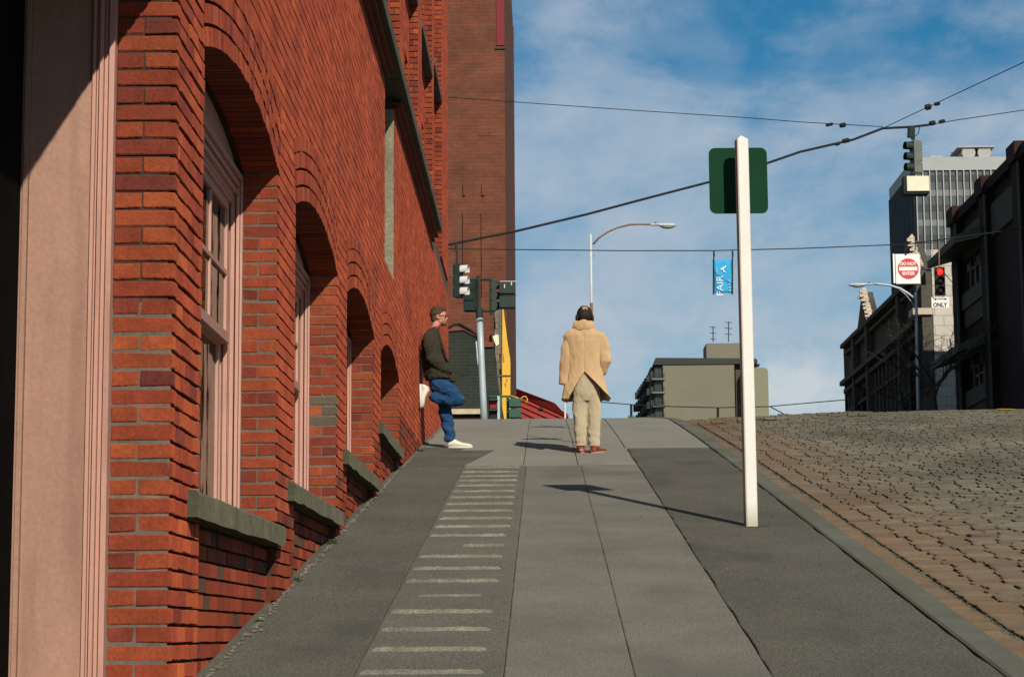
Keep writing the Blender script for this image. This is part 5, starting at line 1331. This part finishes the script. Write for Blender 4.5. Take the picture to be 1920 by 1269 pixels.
def head_mesh(mb, ce, face, up_, s=1.0):
    """skull, jaw, nose, ears, brow, neck stub; face: the way it looks"""
    f = Vector(face).normalized(); u = Vector(up_); u = (u-f*u.dot(f)).normalized(); s_ = f.cross(u); ce = Vector(ce)
    Rm = Matrix((s_, f, u)).transposed()
    mb.ball(ce+u*.02*s, .074*s, .094*s, .098*s, 12, rot=Rm)
    mb.ball(ce+f*.030*s-u*.048*s, .054*s, .060*s, .062*s, 10, rot=Rm)          # jaw
    mb.ball(ce+f*.066*s-u*.085*s, .026*s, .022*s, .022*s, 8, rot=Rm)           # chin
    mb.tube([ce+f*.088*s+u*.012*s, ce+f*.098*s-u*.010*s, ce+f*.104*s-u*.024*s, ce+f*.088*s-u*.032*s], [.010*s,.010*s,.012*s,.010*s], 8)   # nose
    mb.ball(ce+f*.082*s-u*.055*s, .022*s, .009*s, .009*s, 6, rot=Rm)           # lips
    mb.ball(ce+f*.083*s+u*.026*s, .052*s, .012*s, .009*s, 6, rot=Rm)           # brow
    for k in (-1, 1):
        mb.ball(ce+s_*k*.076*s-f*.006*s-u*.002*s, .010*s, .020*s, .032*s, 8, rot=Rm)   # ear
        mb.ball(ce+s_*k*.040*s+f*.060*s-u*.012*s, .022*s, .020*s, .022*s, 6, rot=Rm)   # cheek
    return f, u, s_
def eyes(parent, ce, f, u, s_, s=1.0):
    ce = Vector(ce)
    for k in (-1, 1):
        mb = MB(); mb.ball(ce+s_*k*.031*s+f*.079*s+u*.010*s, .012*s, .012*s, .010*s, 6); mb.build('eye', MATS['sign_white'], parent, smooth=True)

# ---------------------------------------------------------- the standing man
Ym = 24.6; sm_ = Ym/FPX
fm = P(1101, 852, Ym); X0, Z0m = fm.x, gz(Ym)
def q3(px, py, dy=0.0): p = P(px, py, Ym); return Vector((p.x, Ym+dy, p.z))
man = thing('person', 'standing man seen from behind in a tan coat, khaki trousers and red brown shoes', 'person', (X0, Ym, Z0m))
b = MB()
hc_ = q3(1096, 592, .02)
f_, u_, s__ = head_mesh(b, hc_, (-.05, .93, -.36), (0, .3, 1), 1.0)
limb(b, [hc_-Vector((0,.005,.06)), q3(1096, 612, -.01), q3(1096, 628, -.02)], [.055,.056,.065])
b.loft([(q3(1096, 622, 0), (.08,0,0), (0,.07,0)), (q3(1096, 636, 0), (.19,0,0), (0,.10,0)), (q3(1096, 668, 0), (.175,0,0), (0,.11,0)), (q3(1098, 700, 0), (.15,0,0), (0,.10,0)), (q3(1099, 722, 0), (.155,0,0), (0,.11,0)), (q3(1100, 738, 0), (.15,0,0), (0,.11,0))])
limb(b, [q3(1067, 637, 0), q3(1062, 676, -.01), q3(1059.5, 712, .0)], [.05,.042,.032])
limb(b, [q3(1129, 637, 0), q3(1136, 677, -.03), q3(1122, 700, .10)], [.05,.042,.032])
hand(b, q3(1059.5, 714, .0), (.0,.12,-1), (1,0,0), .95, .6)
hand(b, q3(1122, 700, .10), (-.7,.55,-.35), (0,-.4,-1), .95, .6)
for kx, ax_ in (((1089, 1088, 1088)), 1), (((1110, 1112, 1113)), -1):
    limb(b, [q3(kx[0], 738, 0), q3(kx[1], 785, .01), q3(kx[2], 838, 0)], [.082,.055,.042]); limb(b, [q3(kx[2], 840, -.01), q3(kx[2]-4*ax_, 848, .10)], [.035,.03])
body = bake(b, 'body', skin, man, .009, 4)
eyes(man, hc_, f_, u_, s__)
# trousers
t = MB()
t.loft([(q3(1099.5, 694, 0), (.160,0,0), (0,.120,0)), (q3(1100, 708, 0), (.160,0,0), (0,.124,0)), (q3(1100, 722, -.005), (.165,0,0), (0,.128,0)), (q3(1100, 740, -.005), (.160,0,0), (0,.125,0)), (q3(1100.5, 752, 0), (.150,0,0), (0,.10,0))])
for pts_, rd in (([(1089,744),(1087.5,765),(1087,785),(1088,810),(1089,837)], [(.088,.098),(.086,.086),(.077,.080),(.070,.074),(.064,.074)]), ([(1112,744),(1113.5,765),(1113.5,785),(1113.5,810),(1113,837)], [(.086,.098),(.084,.086),(.076,.080),(.070,.074),(.064,.074)])):
    t.loft([(q3(x, y, -.0), (r_[0],0,0), (0,r_[1],0)) for (x, y), r_ in zip(pts_, rd)])
def tf(co):
    z = co.z; a = .010*(1-2*abs(noise.noise(Vector((co.x*7+2, co.y*5, co.z*4)))))-.004
    low = max(0, 1-z/.35); a += .006*low*math.sin(z*62+co.x*14+3*noise.noise(co*5)); a += .004*noise.noise(co*22)
    return a
bake(t, 'trousers', trous, man, .009, 3, tf)
shoe(man, 'shoe', q3(1092, 851, -.07)+Vector((0,0,-.0)), (-.30, 1, .15), (0,-.15,1), .285, .098, .080, shoem, solem)
shoe(man, 'shoe', q3(1109, 851, -.07)+Vector((0,0,-.0)), (.62, .85, .13), (0,-.15,1), .285, .098, .080, shoem, solem)
# coat: a sheet wrapped round the body, open in a blown vent behind
def coat():
    mb = MB(); NS, NZ = 96, 60
    rows = [(1.475,.085,.085,0), (1.45,.125,.10,0), (1.41,.195,.125,0), (1.36,.238,.145,0), (1.25,.215,.150,0), (1.10,.195,.148,0), (.98,.195,.148,0), (.88,.210,.160,0), (.78,.232,.175,0), (.68,.240,.19,0), (.60,.245,.20,0)]
    def rr6(z):
        for (za, a1, b1, _), (zb2_, a2, b2, _) in zip(rows, rows[1:]):
            if zb2_ <= z <= za: t = (za-z)/(za-zb2_); return a1+(a2-a1)*t, b1+(b2-b1)*t
        return rows[-1][1:3]
    vz = .925
    for i in range(NZ+1):
        v = i/NZ
        for j in range(NS+1):
            s = j/NS
            hem = .605 + .012*math.sin(s*19) + (.03*(1-abs(2*s-1)) if False else 0)
            if s > .93: hem += .0
            z = 1.475 + (hem-1.475)*v
            rx, ry = rr6(max(z, .60)); open_ = max(0, (vz-z)/(vz-.60))
            tl = R(47)*open_**.85; tr = R(54)*open_**.8
            th_ = tl + (2*math.pi-tl-tr)*s           # from the back centre round by the left
            sx_, cy_ = -math.sin(th_), -math.cos(th_)
            k = 1 + .045*noise.noise(Vector((math.sin(th_)*2.2, math.cos(th_)*2.2, z*2.6+7)))*2
            k += .032*math.sin(5*th_+2.5*z+noise.noise(Vector((0,0,z*3)))*2)*min(1, max(0, (1.2-z)/.4))
            nz = Vector((math.sin(th_)*2.6+z*1.2, math.cos(th_)*2.6+3, z*5.5-abs(math.sin(th_))*2)); k += .040*((1-2*abs(noise.noise(nz)))-.6)+.014*(1-2*abs(noise.noise(nz*2.3)))
            fl = open_*(math.exp(-s*9)*.25 + math.exp(-(1-s)*9)*.45)      # edges lift in the wind
            x = sx_*rx*k*(1+fl*.4); y = cy_*ry*k*(1+fl*1.0)
            x += .035*open_*math.exp(-(1-s)*6) - .02*open_*math.exp(-s*6)
            if s > .9: x += .03*open_*open_*(s-.9)*10; z += .03*open_*open_*math.sin((s-.9)*25)
            cxo = -.028 + (1.475-z)*.012
            mb.v.append((X0+cxo+x, Ym+y+.0, Z0m+z))
    for i in range(NZ):
        for j in range(NS):
            k = i*(NS+1)+j; mb.face([k, k+1, k+NS+2, k+NS+1])
    o = mb.build('coat', coatm, man, smooth=True); so = o.modifiers.new('thick', 'SOLIDIFY'); so.thickness = .010; so.offset = -1
    return o
co_ = coat()
sl = MB()
sleeve(sl, [q3(1070, 634, 0), q3(1065, 652, -.005), q3(1061.5, 680, -.01), q3(1059.5, 721, .0)], [.076,.078,.074,.076])
def sf(co): return .007*(1-2*abs(noise.noise(Vector((co.x*7, co.y*7+4, co.z*4)))))-.003+.0015*math.sin(co.z*34+co.x*30)
bake(sl, 'sleeve', coatm, man, .009, 3, sf)
sl = MB()
sleeve(sl, [q3(1126, 634, 0), q3(1131.5, 652, -.01), q3(1134.5, 676, -.03), q3(1128, 693, .05), q3(1118, 704, .13)], [.078,.079,.073,.068,.062])
bake(sl, 'sleeve', coatm, man, .009, 3, sf)
# turned up collar
cl = MB(); n = 40
for i, (z, rr7, cyy) in enumerate(((.0,.095,.0), (.05,.095,.0), (.09,.100,.004), (.115,.106,.008), (.110,.114,.012), (.06,.120,.01), (.0,.132,.008))):
    for j in range(n+1):
        th_ = R(-150)+R(300)*j/n; w1_ = 1+.03*math.sin(j*.9+i)
        pz = P(1094, 621, Ym).z
        cl.v.append((q3(1094, 620).x+rr7*math.sin(th_)*w1_, Ym-.01+cyy-rr7*.92*math.cos(th_)*w1_, pz+z*(1-.12*abs(th_)/2.6)+.006*math.sin(j*.7)))
for i in range(6):
    for j in range(n): k = i*(n+1)+j; cl.face([k, k+1, k+n+2, k+n+1])
o = cl.build('collar', coatm, man, smooth=True); so = o.modifiers.new('thick', 'SOLIDIFY'); so.thickness = .006
# hair: a fringe round a bald crown
hr = MB(); NB = 18
Rm = Matrix((s__, f_, u_)).transposed(); crown = (Vector((.06, -.50, .86))).normalized()
vid = {}
for i in range(NB*2+1):
    th_ = math.pi*i/(NB*2)
    for j in range(NB*2):
        ph_ = 2*math.pi*j/(NB*2); d_ = Vector((math.sin(th_)*math.cos(ph_), math.sin(th_)*math.sin(ph_), math.cos(th_)))
        wd = Rm @ Vector((d_.x*.092, d_.y*.106, d_.z*.114)); r_ = 1+.06*noise.noise(d_*4)+.05*noise.noise(d_*11)
        vid[(i, j)] = len(hr.v); hr.v.append(tuple(hc_+u_*.012+wd*r_))
for i in range(NB*2):
    for j in range(NB*2):
        j2 = (j+1) % (NB*2); th_ = math.pi*(i+.5)/(NB*2); ph_ = 2*math.pi*(j+.5)/(NB*2)
        d_ = Vector((math.sin(th_)*math.cos(ph_), math.sin(th_)*math.sin(ph_), math.cos(th_)))
        wd = (Rm @ d_)
        bald = wd.dot(crown) > .88+.03*math.sin(j*1.7)
        facef = d_.y > .45 and d_.z < .55 or d_.z < -.72
        if not bald and not facef: hr.face([vid[(i,j)], vid[(i+1,j)], vid[(i+1,j2)], vid[(i,j2)]])
o = hr.build('hair', hair, man, smooth=True); so = o.modifiers.new('thick', 'SOLIDIFY'); so.thickness = .012; so.offset = -1
for side_ in (-1, 1):
    mb = MB(); c0 = hc_+s__*side_*.088-u_*.035-f_*.015
    for q in range(7):
        a0 = c0+Vector((side_*.006*math.sin(q*2), -.02+.012*q, -.006*q)); mb.tube([a0+Vector((0,0,.03)), a0, a0+Vector((side_*.008*math.cos(q), 0, -.045))], [.016,.015,.006], 6)
    mb.build('hair_tuft', hair, man, smooth=True)

# ---------------------------------------------------------- the leaning man
Yn = 25.7
def l3(px, py, dy=0.0): p = P(px, py, Yn); return Vector((p.x, Yn+dy, p.z))
zf = gz(Yn)
lm_ = thing('person', 'man in sunglasses, dark jacket and blue jeans leaning on the brick wall, one foot raised', 'person', (l3(855, 840).x, Yn, zf))
b = MB(); hc2 = l3(823, 595)
f2, u2, s2_ = head_mesh(b, hc2, (1, -.10, .02), (0, 0, 1), .98)
limb(b, [hc2-Vector((.03,0,.07)), l3(815, 617), l3(811, 627)], [.052,.054,.062])
b.loft([(l3(809, 622), (.06,0,0), (0,.09,0)), (l3(807, 634), (.09,0,0), (0,.17,0)), (l3(808, 660), (.105,0,0), (0,.165,0)), (l3(814, 690), (.10,0,0), (0,.145,0)), (l3(821, 712), (.11,0,0), (0,.15,0)), (l3(824, 726), (.10,0,0), (0,.14,0))])
for sg in (-1, 1):
    limb(b, [l3(806, 637, sg*.17), l3(811, 675, sg*.20), l3(833, 692, sg*.15)], [.048,.042,.032])
    hand(b, l3(829, 693, sg*.13), (.75,-sg*.35,-.65), (.3,-sg*1,0), .9, .4)
limb(b, [l3(826, 722, -.09), l3(848, 736, -.10), l3(863, 749, -.10)], [.078,.066,.052]); limb(b, [l3(863, 750, -.10), l3(838, 750, -.10), l3(810, 744, -.10)], [.052,.050,.036])
limb(b, [l3(825, 722, .09), l3(836, 772, .08), l3(845, 828, .06)], [.080,.055,.040])
bake(b, 'body', skin, lm_, .009, 4)
eyes(lm_, hc2, f2, u2, s2_)
# jeans
t = MB()
t.loft([(l3(824, 704), (.125,0,0), (0,.160,0)), (l3(824, 718), (.13,0,.02), (0,.168,0)), (l3(828, 734), (.115,0,.03), (0,.155,0))])
limb(t, [l3(824, 722, -.085), l3(838, 733, -.10), l3(852, 742, -.10), l3(861, 750, -.10)], [.105,.100,.090,.078])
limb(t, [l3(861, 750, -.10), l3(846, 752, -.10), l3(830, 750, -.10), l3(815, 746, -.10)], [.075,.080,.073,.062])
t.loft([(l3(826, 722, .08), (.105,0,.02), (0,.095,0)), (l3(833, 750, .08), (.092,0,0), (0,.085,0)), (l3(835, 776, .075), (.078,0,0), (0,.075,0)), (l3(840, 800, .07), (.072,0,0), (0,.070,0)), (l3(844, 826, .06), (.062,0,0), (0,.066,0))])
def jf(co): return .013*(1-2*abs(noise.noise(Vector((co.x*8+5, co.y*6, co.z*9)))))-.005+.005*noise.noise(co*20)+.007*math.sin(co.z*48+co.x*30)*max(0, 1-abs(co.z-.2)*3)
bake(t, 'jeans', jeans, lm_, .009, 2, jf)
# jacket
t = MB()
t.loft([(l3(811, 615), (.060,0,.035), (0,.072,0)), (l3(810, 621), (.078,0,.03), (0,.10,0)), (l3(808.5, 628), (.100,0,.0), (0,.165,0)), (l3(808.5, 640), (.118,0,0), (0,.20,0)), (l3(811, 660), (.138,0,0), (0,.195,0)), (l3(816, 684), (.160,0,0), (0,.19,0)), (l3(822, 700), (.172,0,.035), (0,.195,0)), (l3(826, 712), (.178,0,.01), (0,.195,0))])
t.loft([(l3(830, 692), (.09,0,0), (0,.16,0)), (l3(839, 706), (.095,0,0), (0,.15,0)), (l3(846, 716), (.05,0,0), (0,.11,0))])
for sg in (-1, 1): limb(t, [l3(806, 636, sg*.175), l3(808, 655, sg*.205), l3(812, 677, sg*.215), l3(824, 686, sg*.19), l3(840, 697, sg*.14)], [.072,.072,.068,.066,.060])
def kf(co): return .014*(1-2*abs(noise.noise(Vector((co.x*7+1, co.y*5, co.z*7+3)))))-.006+.005*noise.noise(co*18)
bake(t, 'jacket', jacket, lm_, .010, 3, kf)
mb = MB(); mb.tube([l3(821, 621, -.05), l3(828, 645, -.10), l3(836, 670, -.12), l3(845, 694, -.10)], [(.012,.025)]*4, 8); mb.build('lapel', jacket, lm_, smooth=True)
mb = MB(); mb.loft([(l3(813.5, 623), (.050,0,0), (0,.060,0)), (l3(815.5, 617), (.060,0,.012), (0,.062,0)), (l3(817.5, 613), (.056,0,.018), (0,.058,0))]); mb.build('shirt_collar', shirt, lm_, smooth=True)
# shoes: one flat on the pavement, one sole against the bricks
shoe(lm_, 'sneaker', Vector((l3(839, 842).x, Yn+.06, gz(Yn+.06)+.0)), (1,-.06,.0), (0,-.15,1), .30, .10, .098, sneaker, sneaker)
xw = WX+.012
shoe(lm_, 'sneaker', Vector((xw, Yn-.10, l3(804, 722).z)), (0.02,.04,-1), (1,0,0), .285, .10, .105, sneaker, sneaker)
# hair, sunglasses, stubble
mb = MB(); Rm2 = Matrix((s2_, f2, u2)).transposed()
r6 = random.Random(6)
mb.ball(hc2+u2*.050-f2*.020, .086, .094, .080, 10, rot=Rm2); mb.ball(hc2-f2*.052+u2*.000, .072, .050, .078, 9, rot=Rm2); mb.ball(hc2+f2*.048+u2*.094, .055, .045, .026, 8, rot=Rm2)
for q in range(60):
    an = r6.uniform(0, 6.28); el = r6.uniform(.25, 1.5); d_ = s2_*math.cos(an)*math.cos(el)+f2*(math.sin(an)*math.cos(el)-.15)+u2*math.sin(el); p_ = hc2+u2*.045-f2*.012+d_*.080
    mb.tube([p_, p_+d_*.012+f2*.008, p_+d_*.016+f2*.024+u2*.002], [.013,.012,.005], 5)
bake(mb, 'hair', hairb, lm_, .007, 1, lambda co: .004*noise.noise(co*60))
mb = MB(); mb.ball(hc2+f2*.048-u2*.068, .052, .050, .040, 8, rot=Rm2); mb.build('stubble', mat('stubble', (.22,.10,.055), .8, .3, 60), lm_, smooth=True)
gl_ = MB()
for sg in (-1, 1):
    gl_.ball(hc2+s2_*sg*.034+f2*.091+u2*.010, .030, .006, .020, 8, rot=Rm2)
    gl_.tube([hc2+s2_*sg*.062+f2*.088+u2*.014, hc2+s2_*sg*.078+f2*.02+u2*.010, hc2+s2_*sg*.080-f2*.01+u2*.004], .004, 6)
gl_.tube([hc2+s2_*.01+f2*.096+u2*.014, hc2-s2_*.01+f2*.096+u2*.014], .004, 6)
gl_.build('sunglasses', mat('sunglass_black', (.03,.008,.006), .15, 0, spec=.6), lm_, smooth=True)
